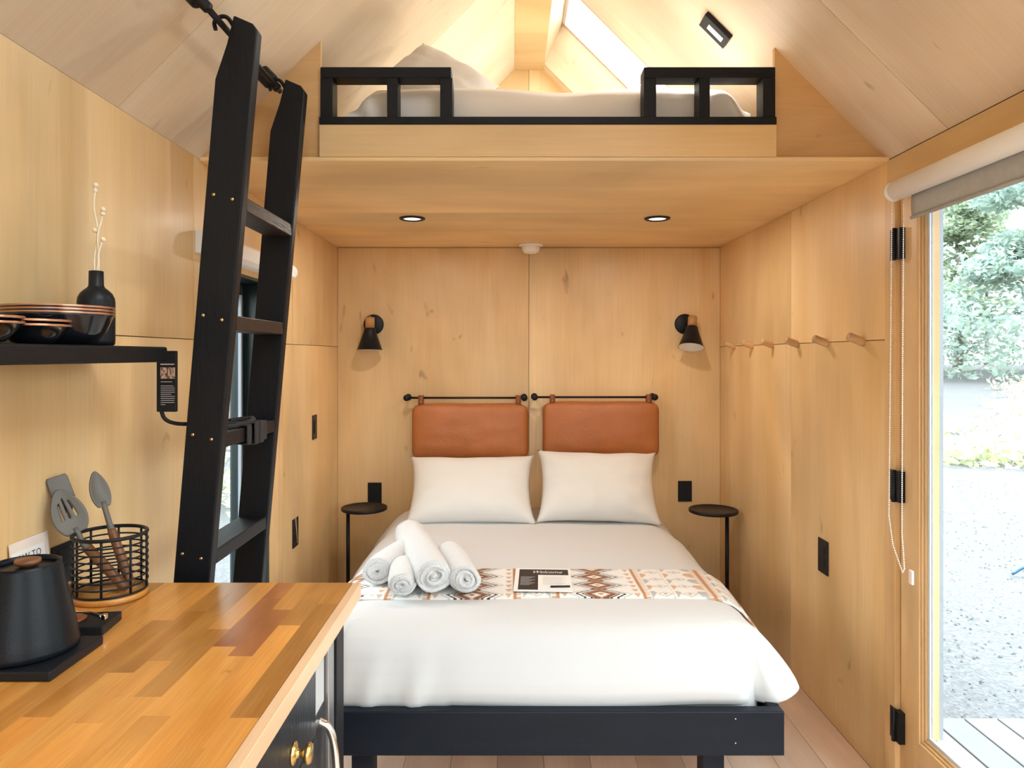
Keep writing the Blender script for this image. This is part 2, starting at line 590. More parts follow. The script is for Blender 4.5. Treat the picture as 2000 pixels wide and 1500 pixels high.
def text_mesh(body, size, shear=0.0):
    cu = bpy.data.curves.new('lettering', 'FONT')
    cu.body = body
    cu.size = size
    cu.shear = shear
    cu.align_x = 'CENTER'
    cu.resolution_u = 2
    o = bpy.data.objects.new('lettering', cu)
    COL.objects.link(o)
    dg = bpy.context.evaluated_depsgraph_get()
    me = bpy.data.meshes.new_from_object(o.evaluated_get(dg))
    vs = [tuple(v.co) for v in me.vertices]
    fs = [tuple(p.vertices) for p in me.polygons]
    bpy.data.objects.remove(o)
    bpy.data.curves.remove(cu)
    bpy.data.meshes.remove(me)
    return vs, fs


# ------------------------------------------------------------------ the room
XL, XR, YB, YF = -1.033, 1.267, 4.308, -2.2
EAVE = Z(0.654)
RZ = Z(1.715)                       # flat strip at the ridge
RXL, RXR = 0.028, 0.206
YLOFT = 2.405
SEAM = 1.498
XW0, XW1 = XL - 0.13, XR + 0.13     # outer faces
T = 0.012                           # plywood


def S(name, label, cat):
    return thing(name, (0, 0, 0), label, cat, kind='structure')


# floor
fl = MB().box(XW0, XW1, YF - 0.13, YB + 0.13, -0.14, -0.014).build('floor', 'gap')
tag(fl, 'pale pinkish wood plank floor under the bed', 'floor', kind='structure')
x = XL
row = 0
pl_mesh = {}
while x < XR - 0.005:
    x1 = min(x + 0.165, XR)
    y = YF - random.uniform(0, 0.9)
    while y < YB:
        y1 = min(y + 1.25, YB)
        ya = max(y, YF)
        if y1 - ya > 0.05:
            MB().box(x + 0.0008, x1 - 0.0008, ya + 0.0008, y1 - 0.0008, -0.013, 0.0).build('plank', 'floor', fl)
        y += 1.25
    x = x1
    row += 1


def panel(parent, m, *b, bev=0.001):
    return MB().box(*b).build('panel', m, parent, bevel=bev, seg=1)


g = 0.0012
# back wall, lower and gable
wb = MB().box(XW0, XW1, YB + T + 0.001, YB + 0.13, -0.14, EAVE)
wb.prism([(XW0, EAVE), (XW1, EAVE), (RXR + 0.1, RZ + 0.14), (RXL - 0.1, RZ + 0.14)], YB + T + 0.001, YB + 0.13)
wb = wb.build('wall_back', 'gap')
tag(wb, 'birch plywood wall behind the bed with one upright seam', 'wall', kind='structure')
panel(wb, 'ply', XL, 0.117 - g, YB, YB + T, 0.0, EAVE - 0.008)
panel(wb, 'ply', 0.117 + g, XR, YB, YB + T, 0.0, EAVE - 0.008)
MB().prism([(XL, EAVE), (0.117 - g, EAVE), (0.117 - g, RZ), (RXL, RZ)], YB, YB + T).build('panel', 'ply', wb)
MB().prism([(0.117 + g, EAVE), (XR, EAVE), (RXR, RZ), (0.117 + g, RZ)], YB, YB + T).build('panel', 'ply', wb)

# left wall with its tall window
LWY0, LWY1, LWZ0, LWZ1 = 2.42, 3.08, 0.30, 1.76
wl = MB()
xo, xi = XW0, XL - T - 0.001
wl.box(xo, xi, YF - 0.13, LWY0, -0.14, EAVE).box(xo, xi, LWY1, YB + 0.13, -0.14, EAVE)
wl.box(xo, xi, LWY0, LWY1, -0.14, LWZ0).box(xo, xi, LWY0, LWY1, LWZ1, EAVE)
wl = wl.build('wall_left', 'gap')
tag(wl, 'birch plywood wall on the kitchen side with a tall window', 'wall', kind='structure')
for y0, y1 in ((YF, -0.095), (-0.095, 1.125), (1.125, 2.345), (3.26, YB)):
    panel(wl, 'ply', XL - T, XL, y0 + g, y1 - g, 0.0, SEAM - g)
    panel(wl, 'ply', XL - T, XL, y0 + g, y1 - g, SEAM + g, EAVE)
panel(wl, 'ply', XL - T, XL, 2.345 + g, LWY0, 0.0, LWZ1)
panel(wl, 'ply', XL - T, XL, 2.345 + g, 3.26 - g, LWZ1, EAVE)
panel(wl, 'ply', XL - T, XL, LWY0, LWY1, 0.0, LWZ0 - 0.02)
MB().box(XL - T, XL + 0.004, LWY1, 3.26 - g, 0.0, LWZ1).build('casing_board', 'pine', wl, bevel=0.002)

# right wall with glazed door and an unseen side window added for daylight
DY0, DY1, DZ1 = 1.36, 2.397, Z(0.565)
SWY0, SWY1, SWZ0, SWZ1 = -1.1, 1.1, 0.3, 2.0
wr = MB()
xi, xo = XR + T + 0.001, XW1
wr.box(xi, xo, DY1, YB + 0.13, -0.14, EAVE)
wr.box(xi, xo, DY0, DY1, -0.14, -0.015).box(xi, xo, DY0, DY1, DZ1, EAVE)
wr.box(xi, xo, SWY1, DY0, -0.14, EAVE)
wr.box(xi, xo, SWY0, SWY1, -0.14, SWZ0).box(xi, xo, SWY0, SWY1, SWZ1, EAVE)
wr.box(xi, xo, YF - 0.13, SWY0, -0.14, EAVE)
wr = wr.build('wall_right', 'gap')
tag(wr, 'birch plywood wall with wooden pegs beside the glazed door', 'wall', kind='structure')
for y0, y1 in ((DY1, 3.226), (3.226, YB)):
    panel(wr, 'ply', XR, XR + T, y0 + g, y1 - g, 0.0, SEAM - g)
    panel(wr, 'ply', XR, XR + T, y0 + g, y1 - g, SEAM + g, EAVE)
panel(wr, 'ply', XR, XR + T, SWY1, DY0, 0.0, EAVE)
panel(wr, 'ply_y', XR, XR + T, SWY0, SWY1, 0.0, SWZ0)
panel(wr, 'ply_y', XR, XR + T, SWY0, SWY1, SWZ1, EAVE)
panel(wr, 'ply', XR, XR + T, YF, SWY0, 0.0, EAVE)
panel(wr, 'ply_y', XR - 0.004, XR + T, DY0, DY1 - 0.0, DZ1, EAVE - 0.004)

# front wall behind the camera with an unseen window enlarged for daylight
FWX0, FWX1, FWZ0, FWZ1 = -0.93, 1.164, 0.12, 2.02
GZ0, INS = 2.13, 0.10               # gable glazing added above for daylight, following the pitches
GP = [(XL + INS + (GZ0 - EAVE) + 0.04, GZ0), (XR - INS - (GZ0 - EAVE) - 0.04, GZ0), (RXR + 0.02, RZ - INS - 0.06), (RXL - 0.02, RZ - INS - 0.06)]
wf = MB()
yo, yi = YF - 0.13, YF - T - 0.001
def gable_pieces(mb, x0, x1, ztop, ya, yb_):
    """front wall round the two glazed openings"""
    mb.box(x0, FWX0, ya, yb_, -0.14, GZ0).box(FWX1, x1, ya, yb_, -0.14, GZ0)
    mb.box(FWX0, FWX1, ya, yb_, -0.14, FWZ0).box(FWX0, FWX1, ya, yb_, FWZ1, GZ0)
    e = ztop - RZ
    mb.prism([(x0, GZ0), GP[0], GP[3], (RXL - e, ztop), (RXL - e - 0.02, ztop), (x0, EAVE + 0.1 if e else GZ0 + 0.001)], ya, yb_)
    mb.prism([GP[1], (x1, GZ0), (x1, EAVE + 0.1 if e else GZ0 + 0.001), (RXR + e + 0.02, ztop), (RXR + e, ztop), GP[2]], ya, yb_)
    mb.prism([GP[3], GP[2], (RXR + e, ztop), (RXL - e, ztop)], ya, yb_)
gable_pieces(wf, XW0, XW1, RZ + 0.12, yo, yi)
wf = wf.build('wall_front', 'gap')
tag(wf, 'plywood gable wall behind the viewer with enlarged and added glazing', 'wall', kind='structure')
panel(wf, 'ply', XL, FWX0, YF - T, YF, 0, EAVE)
panel(wf, 'ply', FWX1, XR, YF - T, YF, 0, EAVE)
panel(wf, 'ply', FWX0, FWX1, YF - T, YF, 0, FWZ0)
panel(wf, 'ply_x', FWX0, FWX1, YF - T, YF, FWZ1, GZ0)
MB().prism([(XL, GZ0), GP[0], GP[3], (RXL, RZ), (XL, EAVE)][:4] + [(XL, EAVE)], YF - T, YF).build('panel', 'ply', wf)
MB().prism([GP[1], (XR, GZ0), (XR, EAVE), (RXR, RZ), GP[2]], YF - T, YF).build('panel', 'ply', wf)

# pitched ceilings
def slope_poly(side, xa, xb, o0, o1):
    """quad in XZ between xa and xb on the pitched plane, from offset o0 to o1 outward"""
    k = 0.70710678
    if side < 0:
        f = lambda X, o: (X - o * k, Z(1.687 + X) + o * k)
    else:
        f = lambda X, o: (X + o * k, Z(1.921 - X) + o * k)
    return [f(xa, o0), f(xb, o0), f(xb, o1), f(xa, o1)]


cl = MB().prism(slope_poly(-1, XL - 0.02, RXL, T + 0.001, 0.16), YF - 0.13, YB + 0.13).build('ceiling_left', 'gap')
tag(cl, 'pitched plywood ceiling above the kitchen side', 'ceiling', kind='structure')
for y0, y1 in ((YF, 0.67), (0.67, 1.89), (1.89, 3.11), (3.11, YB)):
    MB().prism(slope_poly(-1, XL, RXL, 0, T), y0 + g, y1 - g).build('panel', 'ply_rl', cl)

SKY0, SKY1, SKXA, SKXB = 3.22, 4.235, RXR, 0.82
cr_ = MB()
K0, K1 = -0.60, 1.20                # second skylight, added out of view to brighten the room
cr_.prism(slope_poly(1, RXR, XR + 0.02, T + 0.001, 0.16), YF - 0.13, K0)
cr_.prism(slope_poly(1, RXR, XR + 0.02, T + 0.001, 0.16), K1, SKY0)
cr_.prism(slope_poly(1, SKXB, XR + 0.02, T + 0.001, 0.16), K0, K1)
cr_.prism(slope_poly(1, RXR, XR + 0.02, T + 0.001, 0.16), SKY1, YB + 0.13)
cr_.prism(slope_poly(1, SKXB, XR + 0.02, T + 0.001, 0.16), SKY0, SKY1)
cr_ = cr_.build('ceiling_right', 'gap')
tag(cr_, 'pitched plywood ceiling above the glazed door with a skylight opening', 'ceiling', kind='structure')
MB().prism(slope_poly(1, SKXB, XR, 0, T), K0, K1).build('panel', 'ply_rr', cr_)
for y0, y1 in ((YF, K0), (K1, 2.07), (2.07, SKY0)):
    MB().prism(slope_poly(1, RXR, XR, 0, T), y0 + g, y1 - (g if y1 < SKY0 else 0)).build('panel', 'ply_rr', cr_)
MB().prism(slope_poly(1, SKXB, XR, 0, T), SKY0, SKY1).build('panel', 'ply_rr', cr_)
MB().prism(slope_poly(1, RXR, XR, 0, T), SKY1, YB).build('panel', 'ply_rr', cr_)

rg = MB().box(RXL - 0.12, RXR + 0.12, YF - 0.13, K0 - 0.002, RZ + 0.115, RZ + 0.16)
rg.box(RXL - 0.12, RXR + 0.025, K0 - 0.002, K1 + 0.002, RZ + 0.115, RZ + 0.16)
rg.box(RXL - 0.12, RXR + 0.12, K1 + 0.002, SKY0 - 0.002, RZ + 0.115, RZ + 0.16)
rg.box(RXL - 0.12, RXR + 0.12, SKY1 + 0.002, YB + 0.13, RZ + 0.115, RZ + 0.16)
rg.box(RXL - 0.12, RXR + 0.025, SKY0 - 0.002, SKY1 + 0.002, RZ + 0.115, RZ + 0.16)
rg.box(RXL - 0.01, RXR + 0.0, YF - 0.13, YB + 0.13, RZ + T + 0.001, RZ + 0.116)
rg = rg.build('ceiling_ridge', 'gap')
tag(rg, 'narrow flat plywood strip along the ridge', 'ceiling', kind='structure')
panel(rg, 'ply_x', RXL, RXR, YF, 3.81, RZ - 0.004, RZ + T)
panel(rg, 'ply_x', RXL, RXR, 3.81, YB, RZ, RZ + T)

# skylights: plywood-lined shaft, frame and pane
k = 0.70710678


def skylight(name, label, ya_, yb_):
    sk = S(name, label, 'skylight')
    top = 0.235
    A0, B0 = (SKXA, Z(1.921 - SKXA)), (SKXB, Z(1.921 - SKXB))
    A1 = (0.312, Z(1.957)); B1 = (SKXB + 0.235, Z(1.957 + 0.312 - SKXB - 0.235))
    t_ = 0.012
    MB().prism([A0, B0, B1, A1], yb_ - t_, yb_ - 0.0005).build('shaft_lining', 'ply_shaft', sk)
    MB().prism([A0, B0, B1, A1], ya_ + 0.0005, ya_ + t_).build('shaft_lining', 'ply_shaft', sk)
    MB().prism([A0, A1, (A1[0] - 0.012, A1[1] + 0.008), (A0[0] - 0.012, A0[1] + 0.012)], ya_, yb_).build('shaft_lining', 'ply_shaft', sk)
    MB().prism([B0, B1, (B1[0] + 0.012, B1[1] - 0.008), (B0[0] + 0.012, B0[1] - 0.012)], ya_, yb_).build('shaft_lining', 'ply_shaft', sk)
    def sky_off(p, along, out):
        return (p[0] + along * k + out * k, p[1] - along * k + out * k)
    fr = MB()
    for ya, yb in ((ya_ - 0.05, ya_ + 0.02), (yb_ - 0.02, yb_ + 0.05)):
        fr.prism([sky_off(A1, -0.05, 0), sky_off(B1, 0.05, 0), sky_off(B1, 0.05, 0.05), sky_off(A1, -0.05, 0.05)], ya, yb)
    fr.prism([sky_off(A1, -0.05, 0), sky_off(A1, 0.02, 0), sky_off(A1, 0.02, 0.05), sky_off(A1, -0.05, 0.05)], ya_, yb_)
    fr.prism([sky_off(B1, -0.02, 0), sky_off(B1, 0.05, 0), sky_off(B1, 0.05, 0.05), sky_off(B1, -0.02, 0.05)], ya_, yb_)
    fr.build('frame', 'white_plastic', sk)
    MB().prism([sky_off(A1, 0, 0.02), sky_off(B1, 0, 0.02), sky_off(B1, 0, 0.026), sky_off(A1, 0, 0.026)], ya_, yb_).build('pane', 'glass', sk)


skylight('window_3', 'skylight in the pitched ceiling above the loft bed', SKY0, SKY1)
skylight('added_window_6', 'skylight added over the unseen kitchen end to bring in daylight', K0, K1)

# loft platform
lf = MB().box(XL, XR, YLOFT + 0.001, YB - 0.001, Z(0.662), Z(0.768)).build('floor_loft', 'ply_x')
tag(lf, 'plywood loft platform over the bed alcove', 'loft', kind='structure')
panel(lf, 'ply_x', XL + 0.001, XR - 0.001, 2.388, 3.26 - g, Z(0.648), Z(0.661))
panel(lf, 'ply_x', XL + 0.001, XR - 0.001, 3.26 + g, YB - 0.001, Z(0.648), Z(0.661))
GXL, GXR = -0.633, 0.889
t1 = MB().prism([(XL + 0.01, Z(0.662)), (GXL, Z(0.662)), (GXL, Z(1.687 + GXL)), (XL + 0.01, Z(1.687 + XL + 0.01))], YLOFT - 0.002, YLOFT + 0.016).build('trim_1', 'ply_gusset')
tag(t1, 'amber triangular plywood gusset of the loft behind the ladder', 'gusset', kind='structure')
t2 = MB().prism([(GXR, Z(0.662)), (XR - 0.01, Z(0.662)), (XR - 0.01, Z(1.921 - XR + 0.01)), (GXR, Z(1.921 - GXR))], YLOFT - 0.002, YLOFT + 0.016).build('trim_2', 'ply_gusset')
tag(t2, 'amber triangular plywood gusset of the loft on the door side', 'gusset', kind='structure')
t3 = MB().box(GXL, GXR, 2.386, YLOFT - 0.001, Z(0.6615), Z(0.768)).build('trim_3', 'ply_x', bevel=0.001)
tag(t3, 'pale plywood fascia board below the black loft railing', 'fascia', kind='structure')

# window_1: tall black-framed window in the left wall
w1 = S('window_1', 'tall black framed window behind the ladder', 'window')
fx0, fx1 = XL - 0.15, XL - 0.10
MB().box(XW0 - 0.02, XL - 0.0, LWY0, LWY0 + 0.012, LWZ0, LWZ1).build('jamb', 'frame_green', w1)
MB().box(XW0 - 0.02, XL - 0.0, LWY1 - 0.012, LWY1, LWZ0, LWZ1).build('jamb', 'frame_green', w1)
MB().box(XW0 - 0.02, XL - 0.0, LWY0 + 0.012, LWY1 - 0.012, LWZ1 - 0.012, LWZ1).build('head', 'frame_green', w1)
MB().box(XW0 - 0.02, XL + 0.015, LWY0 + 0.012, LWY1 - 0.012, LWZ0 - 0.02, LWZ0 + 0.012).build('sill', 'pine_y', w1)
for ya, yb in ((LWY0 + 0.012, LWY0 + 0.05), (LWY1 - 0.05, LWY1 - 0.012)):
    MB().box(fx0, fx1, ya, yb, LWZ0 + 0.012, LWZ1 - 0.012).build('sash_stile', 'frame_green', w1, bevel=0.006)
for za, zb in ((LWZ0 + 0.012, LWZ0 + 0.06), (LWZ1 - 0.06, LWZ1 - 0.012)):
    MB().box(fx0, fx1, LWY0 + 0.05, LWY1 - 0.05, za, zb).build('sash_rail', 'frame_green', w1, bevel=0.006)
MB().box(fx0 + 0.02, fx0 + 0.026, LWY0 + 0.05, LWY1 - 0.05, LWZ0 + 0.06, LWZ1 - 0.06).build('pane', 'glass', w1)
MB().box(fx1 - 0.008, fx1 + 0.004, LWY1 - 0.066, LWY1 - 0.05, LWZ0 + 0.06, LWZ1 - 0.06).build('glazing_bead', 'spacer', w1)

# added_window_2 and window_4: unseen, the first added and the second enlarged for daylight
def plain_window(name, label, axis, a0, a1, z0, z1, c0, c1):
    wd = S(name, label, 'window')
    f = 0.05
    def B(a, b, za, zb, ca=c0, cb=c1):
        return MB().box(ca, cb, a, b, za, zb) if axis == 'Y' else MB().box(a, b, ca, cb, za, zb)
    B(a0, a0 + f, z0, z1).build('stile', 'pine', wd)
    B(a1 - f, a1, z0, z1).build('stile', 'pine', wd)
    B(a0 + f, a1 - f, z0, z0 + f).build('rail', 'pine', wd)
    B(a0 + f, a1 - f, z1 - f, z1).build('rail', 'pine', wd)
    cm = (c0 + c1) / 2
    B(a0 + f, a1 - f, z0 + f, z1 - f, cm - 0.003, cm + 0.003).build('pane', 'glass', wd)
plain_window('added_window_2', 'unseen wide window added beside the glazed door for daylight', 'Y', SWY0, SWY1, SWZ0, SWZ1, XR + 0.02, XR + 0.10)
w5 = S('added_window_5', 'trapezoid gable glazing added high behind the viewer for daylight', 'window')
MB().prism(GP, YF - 0.063, YF - 0.057).build('pane', 'glass', w5)
for pa, pb_ in zip(GP, GP[1:] + GP[:1]):
    MB().tube([(pa[0], YF - 0.06, pa[1]), (pb_[0], YF - 0.06, pb_[1])], 0.022, 4).build('frame_bar', 'pine', w5)
plain_window('window_4', 'assumed end wall window behind the viewer, enlarged for daylight', 'X', FWX0, FWX1, FWZ0, FWZ1, YF - 0.10, YF - 0.02)

# door_1: full-light pine door in the right wall
d1 = S('door_1', 'pine framed full glass door with black hinges', 'door')
LX0, LX1 = XR + 0.003, XR + 0.048
LY0, LY1 = 1.42, 2.326
SY = 2.231
BZ, TZ = 0.262, Z(0.50)
MB().box(XR - 0.012, XW1, 2.334, DY1, -0.014, DZ1).build('jamb', 'pine', d1, bevel=0.002)
MB().box(XR - 0.012, XW1, DY0, LY0 - 0.006, -0.014, DZ1).build('jamb', 'pine', d1, bevel=0.002)
MB().box(XR - 0.012, XW1, LY0 - 0.006, 2.334, Z(0.545), DZ1).build('head_jamb', 'pine_y', d1, bevel=0.002)
MB().box(XR + 0.03, XW1 + 0.03, LY0 - 0.006, 2.334, -0.02, 0.012).build('threshold', 'steel', d1, bevel=0.002)
MB().box(LX0, LX1, SY, LY1, 0.02, Z(0.54)).build('stile', 'pine', d1, bevel=0.002)
MB().box(LX0, LX1, LY0, LY0 + 0.095, 0.02, Z(0.54)).build('stile', 'pine', d1, bevel=0.002)
MB().box(LX0, LX1, LY0 + 0.095, SY, 0.02, BZ - 0.026).build('bottom_rail', 'pine_y', d1, bevel=0.002)
MB().box(LX0, LX1, LY0 + 0.095, SY, TZ, Z(0.54)).build('top_rail', 'pine_y', d1, bevel=0.002)
for k_, (wd_, x_) in enumerate(((0.010, 0.004), (0.010, 0.009), (0.010, 0.014))):
    ya = SY - 0.009 * k_
    MB().box(LX0 - 0.004 + x_, LX1, ya - 0.009, ya, BZ - 0.026 + 0.009 * k_, TZ).build('glazing_bead', 'pine', d1, bevel=0.0025)
    za = BZ - 0.026 + 0.009 * k_
    MB().box(LX0 - 0.004 + x_, LX1, LY0 + 0.095, SY - 0.009 * (k_ + 1), za, za + 0.009).build('glazing_bead', 'pine_y', d1, bevel=0.0025)
MB().box(LX0 + 0.016, LX0 + 0.026, SY - 0.038, SY - 0.027, BZ, TZ).build('gasket', 'gasket', d1)
MB().box(LX0 + 0.016, LX0 + 0.026, LY0 + 0.1, SY - 0.038, BZ, BZ + 0.011).build('gasket', 'gasket', d1)
MB().box(LX0 + 0.020, LX0 + 0.025, LY0 + 0.1, SY - 0.038, BZ + 0.011, TZ).build('pane', 'glass', d1)
MB().box(LX0 + 0.026, LX0 + 0.048, SY - 0.034, SY - 0.02, BZ + 0.004, TZ).build('outer_stop', 'pine', d1)
MB().box(LX0 + 0.048, LX0 + 0.060, SY - 0.034, SY - 0.01, BZ + 0.004, TZ).build('outer_trim', 'spacer', d1)
for zc in (0.361, -0.424, -1.20):
    h = MB().tube([(XR - 0.018, 2.330, Z(zc) - 0.052), (XR - 0.018, 2.330, Z(zc) + 0.052)], 0.0075, 10)
    h.box(XR - 0.014, XR - 0.010, 2.334, 2.360, Z(zc) - 0.05, Z(zc) + 0.05)
    h.box(XR - 0.016, XR + 0.003, 2.300, 2.329, Z(zc) - 0.05, Z(zc) + 0.05)
    h.build('hinge', 'black_plastic', d1)

# ------------------------------------------------------------------ bed
BX0, BX1, BY0, BY1 = -0.66, 0.84, 2.1875, 4.285
bd = thing('platform_bed', (0.09, 3.24, 0), 'blue-black timber platform bed frame in the alcove', 'bed')
MB().box(BX0, BX1, BY0, BY0 + 0.038, 0.2226, 0.3585).build('front_rail', 'bed_black', bd, bevel=0.004)
MB().box(BX0, BX0 + 0.038, BY0 + 0.0385, BY1, 0.2226, 0.3585).build('side_rail', 'black_wood_y', bd, bevel=0.004)
MB().box(BX1 - 0.038, BX1, BY0 + 0.0385, BY1, 0.2226, 0.3585).build('side_rail', 'black_wood_y', bd, bevel=0.004)
MB().box(BX0 + 0.0385, BX1 - 0.0385, BY1 - 0.038, BY1, 0.2226, 0.3585).build('head_rail', 'bed_black', bd, bevel=0.004)
for lx in (-0.457, 0.634):
    for ly in (BY0 + 0.04, BY1 - 0.13):
        MB().box(lx - 0.034, lx + 0.034, ly, ly + 0.068, 0.0, 0.2226 if ly < 3 else 0.24).build('leg', 'bed_black', bd, bevel=0.003)
for i in range(14):
    y0 = BY0 + 0.06 + i * 0.145
    MB().box(BX0 + 0.0385, BX1 - 0.0385, y0, y0 + 0.085, 0.245, 0.263).build('slat', 'pine_y', bd)
MB().box(BX0 + 0.0385, BX1 - 0.0385, BY0 + 0.0385, BY0 + 0.058, 0.2226, 0.245).build('ledger', 'bed_black', bd)
for sx, sz in ((0.69, 0.336), (0.69, 0.262)):
    MB().lathe([(0, 0.0010), (0.0018, 0.0008), (0.0024, 0)], (sx, BY0, sz), (0, -1, 0), 10).build('screw', 'steel', bd)

mt = MB().box(-0.615, 0.795, 2.265, 4.245, 0.264, 0.505).build('mattress', 'linen', bevel=0.04, seg=4)
tag(mt, 'white mattress showing its corner under the duvet edge', 'mattress')

# duvet: rings round a rectangle, front edge tucked, sides falling outwards
DTOP = 0.560
rx0, rx1, ry0, ry1 = -0.50, 0.70, 2.40, 4.12
P_side = [(0, 0), (.05, .005), (.10, .022), (.14, .050), (.175, .092), (.21, .140), (.24, .186), (.262, .228), (.272, .258)]
P_front = [(0, 0), (.05, .006), (.095, .026), (.130, .058), (.155, .098), (.170, .135), (.176, .165), (.173, .193), (.160, .212)]
P_head = [(0, 0), (.03, .002), (.05, .006), (.07, .012), (.085, .02), (.092, .03), (.096, .04), (.098, .05), (.098, .06)]


def prof(table, q):
    q = max(0, min(1, q)) * (len(table) - 1)
    i = min(int(q), len(table) - 2)
    f = q - i
    return table[i][0] * (1 - f) + table[i + 1][0] * f, table[i][1] * (1 - f) + table[i + 1][1] * f


def perimeter(n_side, n_front, n_corner):
    pts = []
    def corner(cx, cy, a0, a1):
        for i in range(n_corner):
            a = a0 + (a1 - a0) * (i + 0.5) / n_corner
            pts.append((cx, cy, math.cos(a), math.sin(a)))
    for i in range(n_front): pts.append((rx0 + (rx1 - rx0) * i / (n_front - 1), ry0, 0, -1))
    corner(rx1, ry0, -pi / 2, 0)
    for i in range(n_side): pts.append((rx1, ry0 + (ry1 - ry0) * i / (n_side - 1), 1, 0))
    corner(rx1, ry1, 0, pi / 2)
    for i in range(n_front): pts.append((rx1 - (rx1 - rx0) * i / (n_front - 1), ry1, 0, 1))
    corner(rx0, ry1, pi / 2, pi)
    for i in range(n_side): pts.append((rx0, ry1 - (ry1 - ry0) * i / (n_side - 1), -1, 0))
    corner(rx0, ry0, pi, 1.5 * pi)
    return pts


def duvet_off(px, py, nx, ny, q):
    o_s, d_s = prof(P_side, q)
    if ny <= 0:
        o_f, d_f = prof(P_front, q)
        ws, wf = nx * nx, ny * ny
    else:
        o_f, d_f = prof(P_head, q)
        ws, wf = nx * nx, ny * ny
    o = o_s * ws + o_f * wf
    d = d_s * ws + d_f * wf
    if ny <= 0:                                  # the overhang is shorter towards the foot
        kf = ws * smooth01((2.95 - py) / 0.55)
        o *= 1 - 0.13 * kf
        d *= 1 - 0.17 * kf
    if ny < -0.02 and abs(nx) > 0.02 and ny < 0:              # bag of cloth at the foot corners, with one crease
        a = math.atan2(-ny, abs(nx)) / (pi / 2)               # 0 side .. 1 front
        o += -0.075 * q * math.exp(-((a - 0.70) / 0.10) ** 2)
        d -= 0.02 * q * math.sin(pi * min(1, a * 1.5)) if a < 0.67 else 0.0
    return o, d


def wr(p, amp, sc_, ax=1.0, ay=1.0):
    return amp * mnoise.noise(Vector((p[0] * sc_ * ax, p[1] * sc_ * ay, 3.1)))


def duvet_top(x, y):
    return DTOP + wr((x, y), 0.004, 3.0) + 0.004 * math.sin(y * 6) * math.exp(-((x - 0.5) / 0.3) ** 2)


per = perimeter(60, 50, 14)
npf = len(per)
vs, fs = [], []
cx, cy_ = (rx0 + rx1) / 2, (ry0 + ry1) / 2
NI, NQ = 22, 26
for r in range(NI):
    s = (r / (NI - 1))
    for (px, py, nx, ny) in per:
        X, Y = cx + (px - cx) * s, cy_ + (py - cy_) * s
        vs.append((X, Y, duvet_top(X, Y)))
for r in range(1, NQ + 1):
    q = r / NQ
    for i, (px, py, nx, ny) in enumerate(per):
        o, d = duvet_off(px, py, nx, ny, q)
        fold = 0.0
        if ny < -0.9:      # soft gathers on the near-left of the front drop
            fold = 0.020 * q * max(0, math.sin(px * 42 + 1.5 * q)) * math.exp(-((px + 0.36) / 0.14) ** 2)
            d += 0.008 * q * math.sin(px * 7.0) * (px > -0.2)
        if abs(nx) > 0.5:
            fold = 0.012 * q * math.sin(py * 11 + 0.8) + 0.006 * q * math.sin(py * 27)
        o += fold
        vs.append((px + nx * o, py + ny * o, duvet_top(px, py) - d + 0.0))
for r in range(NI + NQ - 1):
    for i in range(npf):
        j = (i + 1) % npf
        fs.append((r * npf + i, r * npf + j, (r + 1) * npf + j, (r + 1) * npf + i))
dv = MB().add(vs, fs, True).build('duvet', 'linen', solid=0.010, weld=True)
tag(dv, 'white duvet spread over the bed and tucked at the foot', 'duvet')

# woven throw across the foot of the bed
TY0, TY1 = 2.588, 2.945
PAT = 0.47


def throw_col(X, vm):
    base = (0.78, 0.775, 0.755)
    brown, dark, tan, rust, grey = (0.20, 0.085, 0.058), (0.022, 0.014, 0.014), (0.60, 0.40, 0.26), (0.50, 0.24, 0.11), (0.46, 0.46, 0.45)
    dd = ((X - 0.334 + PAT / 2) % PAT) - PAT / 2
    if X > 0.60 and X > 0.334 + PAT / 2:
        dd = PAT / 2 - abs(((X - 0.334 + PAT / 2) % 0.16) - 0.08)
    d = abs(dd)
    per_ = 0.105
    t = ((vm + 0.03) % per_) - per_ / 2
    s = d / 0.072 + abs(t) / (per_ * 0.5)
    if s < 0.18: return rust
    if s < 0.36: return base
    if s < 0.50: return tan
    if s < 0.80: return brown
    if s < 0.90: return tan
    if s < 1.0: return dark
    if d < 0.125:
        if 1.18 < s < 1.32: return dark
        if 1.52 < s < 1.62 and d < 0.115: return grey
        if abs(abs(t) - per_ / 2) < 0.012 and d < 0.03: return rust
    if 0.118 < d < 0.148:
        tt = (vm % 0.05) / 0.05
        if abs(d - 0.133) < 0.012 * (1 - abs(2 * tt - 1)) and tt < 0.6: return tan
        return base
    if 0.151 < d < 0.164: return rust
    if 0.164 <= d < 0.180: return tan if (vm % 0.016) < 0.007 else base
    if d >= 0.185:
        tt = (vm % 0.075) / 0.075
        e = d - 0.188
        h_ = 1 - abs(2 * tt - 1)
        if tt < 0.75 and e < 0.020 * h_: return tan if int(vm / 0.075) % 2 else grey
        r_ = abs(PAT / 2 - d) / 0.03 + abs(((vm + 0.02) % 0.09) - 0.045) / 0.02
        if 0.75 < r_ < 1.0: return grey
        if r_ < 0.3: return rust
    return base


